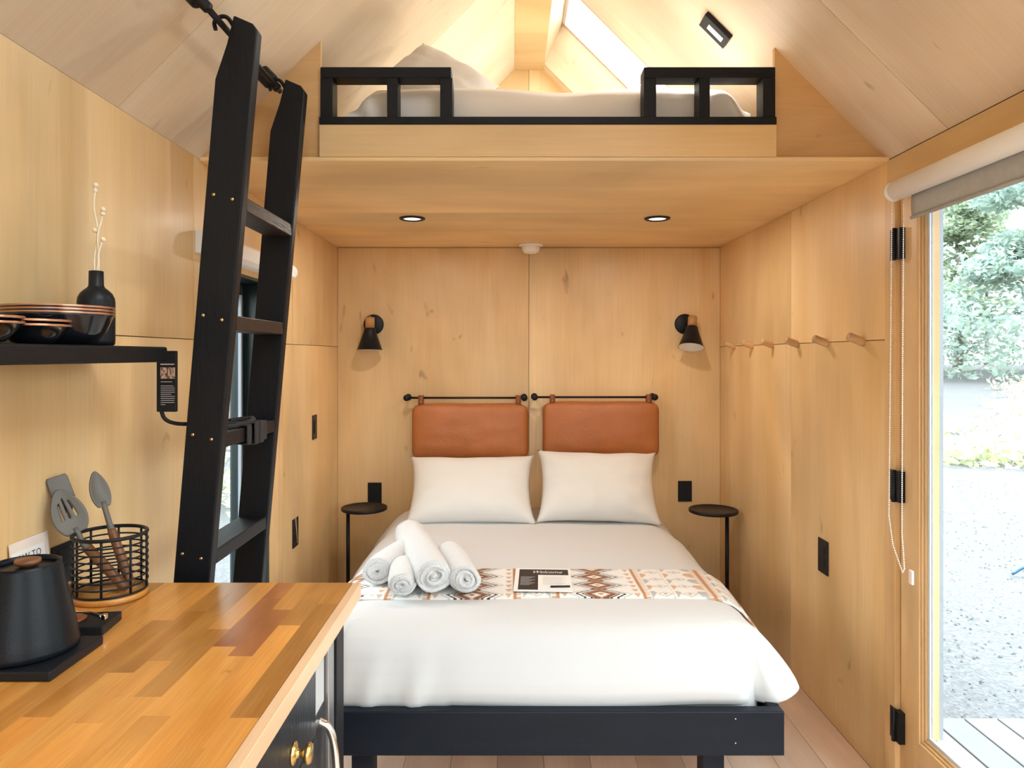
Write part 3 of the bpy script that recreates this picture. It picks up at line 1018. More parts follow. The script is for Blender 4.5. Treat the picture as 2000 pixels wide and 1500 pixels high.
path = []
for i in range(26, 0, -1):
    q = i / 26 * 0.72
    o, d = prof(P_side, q)
    path.append((rx0 - o, -d))
nt_ = 300
for i in range(nt_ + 1):
    path.append((rx0 + (rx1 - rx0) * i / nt_, 0))
for i in range(1, 40):
    q = i / 39 * 0.78
    o, d = prof(P_side, q)
    path.append((rx1 + o, -d))
nu, nv = len(path), 150
vs, cols = [], []
lacc = 0
dist = [0]
for a, b in zip(path, path[1:]):
    dist.append(dist[-1] + math.dist(a, b))
shift = path[0][0] + (dist[26] - (rx0 - path[0][0])) * 0  # pattern follows the flat part
L0 = dist[26]
for j in range(nv):
    v = j / (nv - 1)
    for i, (X, dz) in enumerate(path):
        u = rx0 + (dist[i] - L0)
        Y = TY0 + (TY1 - TY0) * v + 0.006 * math.sin(X * 5) + (0.04 * max(0, abs(X - 0.1) - 0.6) * (1 if v < .5 else -0.3))
        edge = min(1, min(v, 1 - v) * 14)
        fold = 0
        if i > 26 + nt_: fold = 0.012 * (i - 26 - nt_) / 39 * math.sin(Y * 11 + 0.8)
        nx = 0 if dz == 0 else (1 if X > 0 else -1)
        vs.append((X + nx * 0.013 + fold, Y, duvet_top(X, Y) + dz + 0.010 + 0.006 * edge))
        cols.append(throw_col(u, v * 0.357))
fs = [(j * nu + i, j * nu + i + 1, (j + 1) * nu + i + 1, (j + 1) * nu + i) for j in range(nv - 1) for i in range(nu - 1)]


def set_cols(o, cols):
    a = o.data.color_attributes.new('Col', 'FLOAT_COLOR', 'POINT')
    flat = []
    for c in cols: flat += [c[0], c[1], c[2], 1]
    a.data.foreach_set('color', flat)


th = MB().add(vs, fs, True).build('throw_blanket', 'woven')
set_cols(th, cols)
s_ = th.modifiers.new('thickness', 'SOLIDIFY'); s_.thickness = 0.008; s_.offset = -1
tag(th, 'folded white throw with brown diamond pattern across the foot of the bed', 'throw')


# pillows
def pillow_mesh(wd, ht, th_, seed, ear=0.05, wrk=0.006, n=48, sag=0.0):
    mb = MB()
    def side(sg):
        def f(u, v):
            a, b = 2 * u - 1, 2 * v - 1
            e = 1 - ear * (1 - b * b) ** 1.0
            e2 = 1 - ear * (1 - a * a) ** 1.0
            X = wd / 2 * a * e
            Y = ht / 2 * b * e2
            X *= 1 + 0.035 * abs(a * b) ** 8
            Y *= 1 + 0.05 * abs(a * b) ** 8
            p = ((1 - a ** 4) * (1 - b ** 4))
            zz = th_ / 2 * max(0, p) ** 0.62 * (1 + 0.12 * mnoise.noise(Vector((a * 1.6, b * 1.6, seed))))
            zz += wrk * 0.6 * mnoise.noise(Vector((a * 4, b * 3, seed + 5))) * max(0, p) ** 0.5
            rad = max(abs(a), abs(b))
            zz += wrk * 1.2 * math.sin(9 * math.atan2(b, a) + seed) * max(0, p) ** 0.8 * rad ** 3
            return (X, Y - sag * zz, sg * zz)
        return f
    mb.grid(side(1), n, n)
    mb.grid(side(-1), n, n)
    return mb


def place(mb, Mx):
    mb.v = [tuple(Mx @ Vector(p)) for p in mb.v]
    return mb


def lean(loc, tilt, rz=0, roll=0):
    """local x = width, local y = up the pillow, local z = out to the room"""
    return Matrix.Translation(loc) @ Matrix.Rotation(rz, 4, 'Z') @ Matrix.Rotation(tilt, 4, 'X') @ Matrix.Rotation(roll, 4, 'Z')


p1 = place(pillow_mesh(0.675, 0.41, 0.185, 1.3, ear=0.075), lean((-0.207, 3.875, 0.722), math.radians(49), 0, math.radians(0.6)))
p1 = p1.build('pillow', 'pillow', weld=True)
tag(p1, 'cream-white pillow nearer the ladder leaning under the tan leather cushion', 'pillow')
p2 = place(pillow_mesh(0.64, 0.42, 0.20, 4.7, wrk=0.012, ear=0.075), lean((0.476, 3.87, 0.738), math.radians(52), math.radians(-2), math.radians(-1.2)))
p2 = p2.build('pillow', 'pillow', weld=True)
tag(p2, 'white pillow nearer the glazed door with gathered folds on its inner side', 'pillow')


# leather cushions on rods
def leather_cushion(wd, ht, th_, seed):
    mb = MB()
    n = 40
    def side(sg):
        def f(u, v):
            a, b = 2 * u - 1, 2 * v - 1
            kk = 0.42
            X = wd / 2 * a * math.sqrt(1 - kk * 0.5 * b ** 6 * abs(a) ** 3 * 0.55)
            Y = ht / 2 * b * math.sqrt(1 - kk * 0.5 * a ** 8 * abs(b) ** 3 * 1.1)
            X *= 1 - 0.012 * (1 - b * b)
            Y *= 1 - 0.03 * (1 - a * a) * (0.6 + 0.5 * mnoise.noise(Vector((a * 2, seed, b))))
            p = max(0, (1 - a ** 6) * (1 - b ** 6))
            zz = th_ / 2 * (p ** 0.45) * (0.58 + 0.42 * ((1 - a * a) * (1 - b * b)) ** 0.6)
            zz += 0.004 * mnoise.noise(Vector((a * 3, b * 3, seed))) * p
            return (X, Y, sg * zz)
        return f
    mb.grid(side(1), n, n)
    mb.grid(side(-1), n, n)
    return mb


def headboard(name, xc, zc, x_rod0, x_rod1, z_rod, straps, label, seed):
    t = thing(name, (xc, YB, Z(zc) - 0.17), label, 'headboard')
    Yr = YB - 0.075
    Mx = Matrix.Translation((xc, YB - 0.072, Z(zc))) @ Matrix.Rotation(pi / 2, 4, 'X')
    place(leather_cushion(0.695, 0.342, 0.115, seed), Mx).build('cushion', 'leather', t, weld=True)
    MB().tube([(x_rod0, Yr, Z(z_rod)), (x_rod1, Yr, Z(z_rod))], 0.0065, 10).build('rod', 'black_metal', t)
    for xr in (x_rod0, x_rod1):
        b = MB().tube([(xr, YB, Z(z_rod)), (xr, Yr - 0.012, Z(z_rod))], 0.009, 12)
        b.lathe([(0.0, 0), (0.020, 0), (0.020, 0.005), (0.012, 0.008), (0, 0.008)], (xr, YB, Z(z_rod)), (0, -1, 0), 20)
        b.lathe([(0.0, 0), (0.018, 0), (0.019, 0.008), (0.014, 0.016), (0, 0.018)], (xr, Yr - 0.004, Z(z_rod)), (0, -1, 0), 20)
        b.build('bracket', 'black_metal', t)
    for xs in straps:
        zt = Z(z_rod)
        pth = [(Yr - 0.002, Z(zc) + 0.135), (Yr - 0.012, zt - 0.03), (Yr - 0.013, zt - 0.004), (Yr - 0.009, zt + 0.010), (Yr, zt + 0.014),
               (Yr + 0.009, zt + 0.010), (Yr + 0.012, zt - 0.004), (Yr + 0.010, zt - 0.03), (Yr + 0.002, Z(zc) + 0.135)]
        s = MB().grid(lambda u, v: (xs - 0.0155 + 0.031 * u, pth[round(v * 8)][0], pth[round(v * 8)][1]), 2, 9)
        so = s.build('strap', 'strap_leather', t, solid=0.003)
        MB().lathe([(0, 0.004), (0.004, 0.003), (0.005, 0)], (xs, Yr - 0.014, zt - 0.022), (0, -1, 0), 10).build('rivet', 'brass', so)
    return t


headboard('headboard_cushion', -0.231, -0.452, -0.607, 0.088, -0.251, (-0.522, 0.052),
          'tan leather headboard cushion on a black rod nearer the ladder', 2.2)
headboard('headboard_cushion', 0.540, -0.440, 0.149, 0.858, -0.247, (0.254, 0.822),
          'tan leather headboard cushion on a black rod nearer the glazed door', 8.4)


# towels
def towel_roll(p0, p1, R, label, seed, sq=0.9):
    p0, p1 = Vector(p0), Vector(p1)
    ax = (p1 - p0).normalized()
    a = ax.cross(Vector((0, 0, 1))).normalized()
    b = a.cross(ax).normalized()
    turns, ns, nl = 5.0, 110, 26
    Ln = (p1 - p0).length
    def f(u, v):
        th = 2 * pi * turns * u
        r = 0.005 + (R - 0.005) * (u ** 0.85)
        r *= 1 + 0.09 * mnoise.noise(Vector((math.cos(th) * 1.2, math.sin(th) * 1.2, seed + v * 3))) + 0.02 * mnoise.noise(Vector((u * 9, v * 6, seed)))
        bulge = 1 - 0.12 * abs(2 * v - 1) ** 5
        l = Ln * v + 0.022 * mnoise.noise(Vector((u * 7, v, seed))) + 0.008 * math.sin(th + seed) + (0.012 * (1 - u)) * (1 if v > .5 else -1)
        p = p0 + ax * l + bulge * r * (math.cos(th) * a + sq * math.sin(th) * b)
        return p
    o = MB().grid(f, ns, nl).build('rolled_towel', 'towel', solid=0.0135)
    tag(o, label, 'towel')
    return o


zt = DTOP + 0.016
towel_roll((-0.272, 2.590, zt + 0.072), (-0.452, 3.24, zt + 0.074), 0.072, 'long white rolled bath towel in the middle of the towel pile', 9.0)
towel_roll((-0.160, 2.600, zt + 0.058), (-0.242, 2.90, zt + 0.072), 0.058, 'white rolled towel beside the booklet on the throw', 5.0)
towel_roll((-0.500, 2.715, zt + 0.056), (-0.440, 2.96, zt + 0.062), 0.056, 'white rolled towel on the ladder side of the long one', 1.0)
towel_roll((-0.385, 2.570, zt + 0.050), (-0.410, 2.78, zt + 0.054), 0.050, 'small white rolled washcloth in front of the towel pile', 3.0)

# booklet and pen
bk = thing('booklet', (0.128, 2.75, DTOP + 0.018), 'white and black printed booklet lying on the throw beside the towels', 'booklet')
bz = DTOP + 0.0235
rot = math.radians(-2.5)
def bkp(x, y, z):
    c, s = math.cos(rot), math.sin(rot)
    return (0.128 + c * x - s * y, 2.752 + s * x + c * y, z)
def bk_rect(x0, x1, y0, y1, za, zb):
    m = MB().box(x0, x1, y0, y1, za, zb)
    m.v = [bkp(*p) for p in m.v]
    return m
pg = bk_rect(-0.108, 0.108, -0.137, 0.137, bz, bz + 0.004).build('pages', 'paper', bk)
bk_rect(-0.092, 0.100, -0.128, 0.120, bz + 0.004, bz + 0.0046).build('cover_print', 'ink', bk)
bk_rect(-0.018, 0.108, -0.130, 0.045, bz + 0.0046, bz + 0.0056).build('letter', 'paper', bk)
vs, fs = text_mesh('Welcome', 0.030, 0.45)
m = MB().add([bkp(p[0] + 0.015, p[1] * 1.5 + 0.070, bz + 0.0050) for p in vs], fs)
m.build('lettering', 'print_white', bk)
m = MB()
for i in range(9):
    m.add([bkp(*p) for p in ((-0.085, 0.02 - i * 0.012, bz + 0.0049), (-0.03 - 0.01 * (i % 3), 0.02 - i * 0.012, bz + 0.0049), (-0.03 - 0.01 * (i % 3), 0.024 - i * 0.012, bz + 0.0049), (-0.085, 0.024 - i * 0.012, bz + 0.0049))], [(0, 1, 2, 3)])
tag(m.build('small_print', 'print_grey', bk), kind='stuff')
m = MB()
for i in range(8):
    y_ = 0.02 - i * 0.013
    m.add([bkp(*p) for p in ((0.0, y_, bz + 0.0059), (0.085 - 0.012 * (i % 2), y_, bz + 0.0059), (0.085 - 0.012 * (i % 2), y_ + 0.003, bz + 0.0059), (0.0, y_ + 0.003, bz + 0.0059))], [(0, 1, 2, 3)])
tag(m.build('letter_print', 'print_grey', bk), kind='stuff')
pn = MB().tube([bkp(0.028, -0.106, bz + 0.0095), bkp(0.10, -0.100, bz + 0.0095)], 0.0038, 8).build('pen', 'ink')
tag(pn, 'dark slim pen lying on the booklet', 'pen')


# ------------------------------------------------------------------ wall lamps
def sconce(name, xc, zc, shade_axis, label, neck):
    t = thing(name, (xc, YB, Z(zc)), label, 'wall lamp', 'pair of wall lamps over the bed')
    MB().lathe([(0, 0), (0.060, 0), (0.060, 0.010), (0.054, 0.014), (0, 0.014)], (xc, YB, Z(zc)), (0, -1, 0), 36).build('back_plate', 'black_metal', t)
    nx, nz_ = neck
    pn_ = Vector((nx, YB - 0.085, Z(nz_)))
    MB().tube([(xc, YB - 0.014, Z(zc)), (xc + (nx - xc) * 0.5, YB - 0.05, Z((zc + nz_) / 2)), tuple(pn_)], 0.009, 10).build('arm', 'black_metal', t)
    ax = Vector(shade_axis).normalized()
    top_ = pn_ - ax * 0.034
    oc = MB().lathe([(0, 0), (0.024, 0), (0.027, 0.003), (0.027, 0.064), (0, 0.064)], top_, ax, 24).build('wood_collar', 'oak', t)
    MB().lathe([(0.004, -0.008), (0.006, -0.008), (0.006, 0.0), (0.0, 0.0)], top_, ax, 12).build('finial', 'brass', t)
    c0 = top_ + ax * 0.064
    sh = MB().lathe([(0, -0.002), (0.030, 0.0), (0.034, 0.004), (0.036, 0.020), (0.073, 0.128), (0.0755, 0.128)], c0, ax, 40).build('shade', 'black_metal', t)
    MB().lathe([(0.034, 0.022), (0.0715, 0.1285), (0.0735, 0.1285)], c0, ax, 40).build('shade_lining', 'white_plastic', sh)
    MB().lathe([(0, 0.02), (0.014, 0.024), (0.022, 0.05), (0.025, 0.07), (0.018, 0.088), (0.0, 0.094)], c0, ax, 16).build('bulb', 'lens_white', t)
    return t


sconce('wall_lamp', -0.815, 0.185, (0.0, -0.03, -1.0), 'black cone wall lamp pointing straight down on the ladder side', (-0.822, 0.190))
sconce('wall_lamp', 1.052, 0.188, (-0.13, -0.30, -0.93), 'black cone wall lamp tilted to show its white inside, door side', (1.078, 0.196))


# switch and outlet plates
def plate(name, c, u, wd, ht, n, label, cat, m='black_plastic', kind_=0):
    """c centre on the wall, u unit along the wall, n normal into the room"""
    c, u, n = Vector(c), Vector(u), Vector(n)
    t = thing(name, tuple(c), label, cat)
    zz = Vector((0, 0, 1))
    MB().obox(c + n * 0.003, u * wd / 2, zz * ht / 2, n * 0.003).build('cover_plate', m, t, bevel=0.002)
    if kind_ == 0:
        MB().obox(c + n * 0.0075, u * 0.017, zz * 0.034, n * 0.002).build('rocker', m, t, bevel=0.001)
    else:
        for s in (-1, 1):
            MB().obox(c + n * 0.007 + zz * 0.021 * s, u * 0.017, zz * 0.016, n * 0.0015).build('socket', m, t, bevel=0.003)
    return t


plate('light_switch', (XL, 3.79, Z(-0.379)), (0, 1, 0), 0.078, 0.128, (1, 0, 0), 'black switch plate on the plywood wall past the ladder', 'switch')
plate('power_outlet', (XL, 3.45, Z(-0.852)), (0, 1, 0), 0.085, 0.138, (1, 0, 0), 'black outlet plate low beside the ladder with a blind chain in front', 'outlet', kind_=1)
plate('power_outlet', (-0.809, YB, Z(-0.828)), (1, 0, 0), 0.083, 0.128, (0, -1, 0), 'black outlet plate just above the ladder side bedside table', 'outlet', kind_=1)
plate('power_outlet', (1.054, YB, Z(-0.816)), (1, 0, 0), 0.083, 0.124, (0, -1, 0), 'black outlet plate above the door side bedside table', 'outlet', kind_=1)
plate('power_outlet', (XR, 2.888, Z(-0.81)), (0, 1, 0), 0.088, 0.136, (-1, 0, 0), 'black outlet plate on the wall below the pegs', 'outlet', kind_=1)
plate('power_outlet', (XL, 1.655, Z(-0.55 + 0.0)), (0, 1, 0), 0.075, 0.001, (1, 0, 0), 'x', 'outlet') if False else None


# bedside tables
def side_table(name, xc, yc, zt_, r, pole_dx, label):
    t = thing(name, (xc, yc, 0), label, 'side table', 'pair of round bedside tables')
    MB().lathe([(0, -0.018), (r - 0.003, -0.018), (r, -0.015), (r, -0.002), (r - 0.004, 0.0), (r - 0.008, -0.004), (0, -0.004)], (xc, yc, zt_), n=48).build('tabletop', 'black_metal', t)
    px = xc + pole_dx
    MB().tube([(px, yc, 0.008), (px, yc, zt_ - 0.017)], 0.0105, 14).build('pole', 'black_metal', t)
    MB().lathe([(0, 0.0), (r * 0.9, 0.0), (r * 0.9, 0.006), (0, 0.010)], (xc, yc, 0), n=40).build('base', 'black_metal', t)
    return t


side_table('bedside_table', -0.820, 4.05, Z(-0.855), 0.128, -0.092, 'small round black bedside table on the ladder side of the bed')
side_table('bedside_table', 1.118, 3.93, Z(-0.842), 0.132, 0.075, 'small round black bedside table on the door side of the bed')

# coat pegs on the right wall
order = ['wooden coat peg nearest the bed corner', 'second wooden coat peg from the bed corner', 'third wooden coat peg from the bed corner',
         'fourth wooden coat peg from the bed corner, at the panel seam', 'fifth wooden coat peg from the bed corner', 'wooden coat peg nearest the glazed door']
for i, yb in enumerate((4.03, 3.735, 3.445, 3.148, 2.857, 2.565)):
    ax = Vector((-0.93, 0.0, 0.36)).normalized()
    z0 = Z(0.045)
    c = Vector((XR + 0.004, yb, z0))
    o = MB().lathe([(0, 0), (0.0145, 0), (0.0155, 0.01), (0.0155, 0.060), (0.0145, 0.063), (0, 0.063)], c, ax, 20).build('coat_peg', 'peg')
    tag(o, order[i] + ' on the plywood wall', 'peg', 'row of wooden coat pegs')

# ------------------------------------------------------------------ ceiling fixtures
for xx, nm in ((-0.459, 'round black rimmed recessed light on the ladder side of the loft underside'), (0.698, 'round black rimmed recessed light on the door side of the loft underside')):
    t = thing('recessed_light', (xx, 3.385, Z(0.648)), nm, 'light', 'recessed lights under the loft')
    MB().lathe([(0.040, -0.004), (0.044, -0.007), (0.058, -0.007), (0.061, -0.004), (0.061, 0.0)], (xx, 3.385, Z(0.648)), n=40).build('trim_ring', 'black_metal', t)
    MB().lathe([(0, -0.003), (0.044, -0.003), (0.044, -0.001)], (xx, 3.385, Z(0.648)), n=40).build('lens', 'lamp_on', t)
    l = bpy.data.lights.new('recessed_lamp', 'AREA'); l.shape = 'DISK'; l.size = 0.08; l.energy = 0.7; l.color = (1.0, 0.90, 0.80)
    lo = bpy.data.objects.new('recessed_lamp', l); COL.objects.link(lo); lo.parent = t; lo.location = (0, 0, -0.012)
t = thing('smoke_detector', (0.125, 4.19, Z(0.648)), 'round white smoke detector on the loft underside above the seam', 'smoke detector')
MB().lathe([(0, 0), (0.070, 0), (0.070, -0.008), (0.062, -0.014), (0.056, -0.014)], (0.125, 4.19, Z(0.648)), n=40).build('base_ring', 'white_plastic', t)
MB().lathe([(0.053, -0.012), (0.052, -0.030), (0.044, -0.046), (0.030, -0.052), (0, -0.053)], (0.125, 4.19, Z(0.648)), n=40).build('cover', 'white_plastic', t)
# black oblong light on the right pitch
nrm = Vector((-k, 0, -k)); dn = Vector((k, 0, -k))
c = Vector((0.747, 2.575, Z(1.921 - 0.747)))
t = thing('ceiling_reading_light', tuple(c), 'small black oblong light with a white slot on the pitched ceiling', 'light')
yv = Vector((0, 1, 0))
MB().obox(c + nrm * 0.009, dn * 0.062, yv * 0.041, nrm * 0.009).build('housing', 'black_metal', t, bevel=0.002)
MB().obox(c + nrm * 0.0185 + dn * 0.006, dn * 0.036, yv * 0.014, nrm * 0.0012).build('lens', 'lens_white', t, bevel=0.001)
l = bpy.data.lights.new('reading_lamp', 'AREA'); l.shape = 'RECTANGLE'; l.size = 0.07; l.size_y = 0.026; l.energy = 0.6; l.color = (1.0, 0.95, 0.88)
lo = bpy.data.objects.new('reading_lamp', l); COL.objects.link(lo); lo.parent = t; lo.location = nrm * 0.024; lo.rotation_euler = (0, pi / 4, 0)

# ------------------------------------------------------------------ loft railing and bedding
rl = thing('loft_railing', (0.128, 2.40, Z(0.768)), 'black timber guard rail with two framed ends along the loft edge', 'railing')
ya, yb = 2.386, 2.455
zb_, zt_ = Z(0.768), Z(0.9605)
MB().box(GXL, GXR, ya - 0.003, yb, zb_ + 0.0005, zb_ + 0.026).build('bottom_rail', 'black_wood_y', rl, bevel=0.002)
for xs, top_ in (((-0.630, -0.408, -0.231), (-0.630, -0.194)), ((0.448, 0.632, 0.845), (0.448, 0.886))):
    MB().box(top_[0], top_[1], ya, yb, zt_ - 0.036, zt_).build('top_rail', 'black_wood_y', rl, bevel=0.003)
    for i, xp in enumerate(xs):
        wdt = 0.041 if i != 1 else 0.036
        MB().box(xp, xp + wdt, ya + 0.001, yb - 0.001, zb_ + 0.026, zt_ - 0.036).build('post', 'black_wood', rl, bevel=0.002)

lm = MB()
def loft_bed(u, v):
    # v along profile: front bottom -> front top -> back
    X = -0.56 + 1.40 * u
    tb = [(2.475, 0.769), (2.472, 0.82), (2.475, 0.87), (2.49, 0.915), (2.53, 0.94), (2.6, 0.948), (2.8, 0.952), (3.2, 0.952), (3.7, 0.95), (4.15, 0.945), (4.22, 0.92), (4.24, 0.85), (4.24, 0.769)]
    q = v * (len(tb) - 1); i = min(int(q), len(tb) - 2); f = q - i
    Y = tb[i][0] * (1 - f) + tb[i + 1][0] * f
    zz = tb[i][1] * (1 - f) + tb[i + 1][1] * f
    e = min(u, 1 - u) * 1.40
    rnd = smooth01(e / 0.10)
    zz = 0.769 + (zz - 0.769) * (0.55 + 0.45 * rnd)
    edge = math.exp(-(e / 0.14) ** 2)
    zz += 0.010 * mnoise.noise(Vector((X * 3, Y * 2, 1))) * (zz > 0.8)
    Y += (0.016 * math.sin(X * 60 + zz * 25) * edge + 0.006 * mnoise.noise(Vector((X * 5, 0, zz * 14)))) * (1 if i < 4 else 0)
    zz -= 0.012 * math.exp(-((X - 0.2) / 0.15) ** 2) * (i >= 3)
    return (X, Y, Z(zz))
lb = lm.grid(loft_bed, 110, 37).build('loft_mattress', 'loft_linen')
tag(lb, 'oatmeal covered mattress lying in the loft behind the black railing', 'mattress')
lp = place(pillow_mesh(0.36, 0.25, 0.12, 3.3, ear=0.02), lean((-0.262, 2.74, Z(1.048)), math.radians(60), math.radians(8), math.radians(-38)))
lp = lp.build('pillow', 'pillow', weld=True)
tag(lp, 'white pillow propped up on the loft mattress', 'pillow')

# ------------------------------------------------------------------ ladder and its rod
lad = thing('loft_ladder', (-0.81, 2.05, 0), 'black wooden loft ladder hung on a rod with four rungs', 'ladder')
def rail_x(zrel):      # room-side edge of the stiles
    return -0.648 + (zrel - 0.83) * (0.123 / 1.415)
RW = 0.098
def stile(y0, y1):
    zb0 = -ZC + 0.0
    zt0 = 0.868
    xr_t, xr_b = rail_x(zt0), rail_x(zb0)
    poly = [(xr_b - RW + 0.008, Z(zb0)), (xr_b, Z(zb0)), (rail_x(0.835), Z(0.835)), (rail_x(0.853) - 0.014, Z(0.853)),
            (xr_t - 0.064, Z(0.874)), (rail_x(0.80) - 0.076, Z(0.80)), (rail_x(0.71) - RW, Z(0.71))]
    return MB().prism(poly, y0, y1)
LY_N, LY_F, TH = 1.84, 2.265, 0.038
stile(LY_N, LY_N + TH).build('stile', 'black_wood', lad, bevel=0.004)
stile(LY_F, LY_F + TH).build('stile', 'black_wood', lad, bevel=0.004)
for i, zr in enumerate((0.395, 0.085, -0.222, -0.528)):
    xr_ = rail_x(zr)
    MB().box(xr_ - RW + 0.012, xr_ - 0.002, LY_N + TH, LY_F, Z(zr) - 0.019, Z(zr) + 0.019).build('rung', 'rung' if i < 2 else 'black_wood_y', lad, bevel=0.003)
    for yy, nn in ((LY_N, -1), (LY_F + TH, 1)):
        for dx, dz in ((-0.026, -0.006), (-0.074, 0.006)):
            MB().lathe([(0, 0.0016), (0.0032, 0.0012), (0.0042, 0)], (xr_ + dx, yy, Z(zr) + 0.012 + dz), (0, nn, 0), 10).build('screw', 'brass', lad)
zr = -0.222
xr_ = rail_x(zr)
sb = MB()
for i in range(5):        # black webbing wound round the third rung
    y_ = 2.02 + i * 0.030 + random.uniform(-0.004, 0.004)
    o_ = 0.006 + 0.003 * (i % 2)
    tilt_ = random.uniform(-0.012, 0.012)
    sb.grid(lambda u, v: (
        [xr_ - RW + 0.012 - o_, xr_ - 0.002 + o_, xr_ - 0.002 + o_, xr_ - RW + 0.012 - o_, xr_ - RW + 0.012 - o_][round(u * 4)],
        y_ + 0.032 * v + tilt_ * (1 if round(u * 4) in (1, 2) else -1),
        [Z(zr) + 0.019 + o_, Z(zr) + 0.019 + o_, Z(zr) - 0.019 - o_ * 1.6, Z(zr) - 0.019 - o_, Z(zr) + 0.019 + o_][round(u * 4)]), 5, 3, smooth=False)
sb.tube(curve_pts([(xr_ - 0.06, 1.90, Z(zr) + 0.028), (xr_ - 0.03, 2.0, Z(zr) + 0.024), (xr_ - 0.01, 2.08, Z(zr) + 0.030), (xr_ - 0.04, 2.16, Z(zr) + 0.032), (xr_ - 0.08, 2.10, Z(zr) + 0.030)], 20), 0.006, 6)
sb.build('strap', 'strap', lad, solid=0.004)
RX, RZr = -0.745, 0.857
for yy in (LY_N + 0.012, LY_F + 0.012):
    hk = MB().tube(curve_pts([(RX + 0.045, yy, Z(RZr - 0.03)), (RX + 0.02, yy, Z(RZr + 0.012)), (RX, yy, Z(RZr + 0.018)), (RX - 0.017, yy, Z(RZr + 0.004)), (RX - 0.014, yy, Z(RZr - 0.016))], 16), 0.0055, 8)
    hk.build('hook', 'black_metal', lad)

rd = thing('ladder_rod', (RX, 2.01, Z(RZr)), 'black metal rod on two brackets under the pitched ceiling holding the ladder', 'rod')
MB().tube([(RX, 1.715, Z(RZr)), (RX, 2.325, Z(RZr))], 0.0085, 12).build('rod', 'black_metal', rd)
nin = Vector((k, 0, -k))
foot = Vector((RX, 0, Z(RZr))) - nin * 0.0601
for yy in (1.752, 2.280):
    f0 = Vector((foot.x, yy, foot.z))
    b = MB().lathe([(0, 0.0), (0.026, 0.0), (0.026, 0.042), (0.022, 0.046), (0.014, 0.046), (0.014, 0.072), (0, 0.075)], f0, nin, 28)
    b.build('bracket', 'black_metal', rd)

# left blind
bl = thing('roller_blind', (XL, 2.80, Z(0.335)), 'rolled up white blind in a cassette above the window behind the ladder', 'blind')
prof_ = [(XL, Z(0.337)), (XL + 0.050, Z(0.337)), (XL + 0.070, Z(0.35)), (XL + 0.076, Z(0.375)), (XL + 0.070, Z(0.398)), (XL + 0.050, Z(0.411)), (XL, Z(0.411))]
MB().prism(prof_, 2.352, 3.225).build('cassette', 'blind', bl, bevel=0.003)
MB().lathe([(0, 0), (0.031, 0), (0.034, 0.006), (0.034, 0.016), (0.028, 0.024), (0, 0.026)], (XL + 0.042, 3.225, Z(0.374)), (0, 1, 0), 28).build('end_cap', 'white_plastic', bl)
def bead_chain(pts, name, parent, r=0.0022, step=0.0068, m='white_plastic'):
    pts = [Vector(p) for p in pts]
    mb = MB()
    acc = 0.0
    for a, b in zip(pts, pts[1:]):
        d = (b - a).length
        s = acc
        while s < d:
            mb.add(*OCT(a.lerp(b, s / d), r))
            s += step
        acc = s - d
    mb.tube(pts, 0.0007, 4)
    o = mb.build(name, m, parent)
    return o
def OCT(c, r):
    c = Vector(c)
    vs = []
    for z_, rr in ((-1, 0.0), (-0.5, 0.87), (0.5, 0.87), (1, 0.0)):
        n_ = 1 if rr == 0 else 6
        for i in range(n_):
            th = 2 * pi * i / 6
            vs.append(c + r * Vector((rr * math.cos(th), rr * math.sin(th), z_)))
    fs = [(0, 1 + (i + 1) % 6, 1 + i) for i in range(6)]
    fs += [(1 + i, 1 + (i + 1) % 6, 7 + (i + 1) % 6, 7 + i) for i in range(6)]
    fs += [(13, 7 + i, 7 + (i + 1) % 6) for i in range(6)]
    return vs, fs, True
bead_chain([(XL + 0.045, 3.258, Z(0.36)), (XL + 0.034, 3.30, Z(-0.3)), (XL + 0.018, 3.40, Z(-0.78)), (XL + 0.016, 3.44, Z(-0.90)), (XL + 0.018, 3.41, Z(-0.78)), (XL + 0.045, 3.262, Z(0.36))], 'chain', bl, r=0.0016, m='chain_tan')

# right blind
br = thing('roller_blind', (1.22, 1.85, Z(0.43)), 'white roller blind with grey fabric hem above the glass door', 'blind')
MB().tube([(1.222, 1.30, Z(0.520)), (1.222, 2.262, Z(0.520))], 0.031, 32).build('roller', 'blind', br)
MB().lathe([(0, 0), (0.026, 0), (0.031, 0.003), (0.032, 0.018), (0.026, 0.026), (0, 0.028)], (1.222, 2.262, Z(0.520)), (0, 1, 0), 32).build('end_cap', 'white_plastic', br)
MB().box(1.252, XR - 0.004, 1.30, 2.285, Z(0.50), Z(0.545)).build('mounting_bracket', 'white_plastic', br)
MB().grid(lambda u, v: (1.248 - 0.004 * math.sin(v * 3), 1.32 + 0.90 * u, Z(0.505 - 0.078 * v) + 0.0), 24, 6).build('fabric', 'blind_grey', br, solid=0.002)
MB().tube([(1.246, 1.32, Z(0.427)), (1.246, 2.222, Z(0.427))], 0.0055, 10).build('hem_bar', 'blind_grey', br)
ch = bead_chain([(1.215, 2.292, Z(0.545))] + [(1.222 - 0.002 * i, 2.290 - 0.0015 * i, Z(0.49 - 0.125 * i)) for i in range(9)] +
                [(1.212, 2.265, Z(-0.60)), (1.222, 2.228, Z(-0.676)), (1.222, 2.218, Z(-0.66)), (1.222, 2.232, Z(-0.55)), (1.222, 2.228, Z(0.0)), (1.222, 2.222, Z(0.48))], 'chain', br, r=0.0026)
MB().obox((1.240, 2.212, Z(-0.685)), (0.004, 0, 0), (0, 0.010, 0), (0, 0, 0.022)).build('chain_clip', 'clear_plastic', br, bevel=0.003)

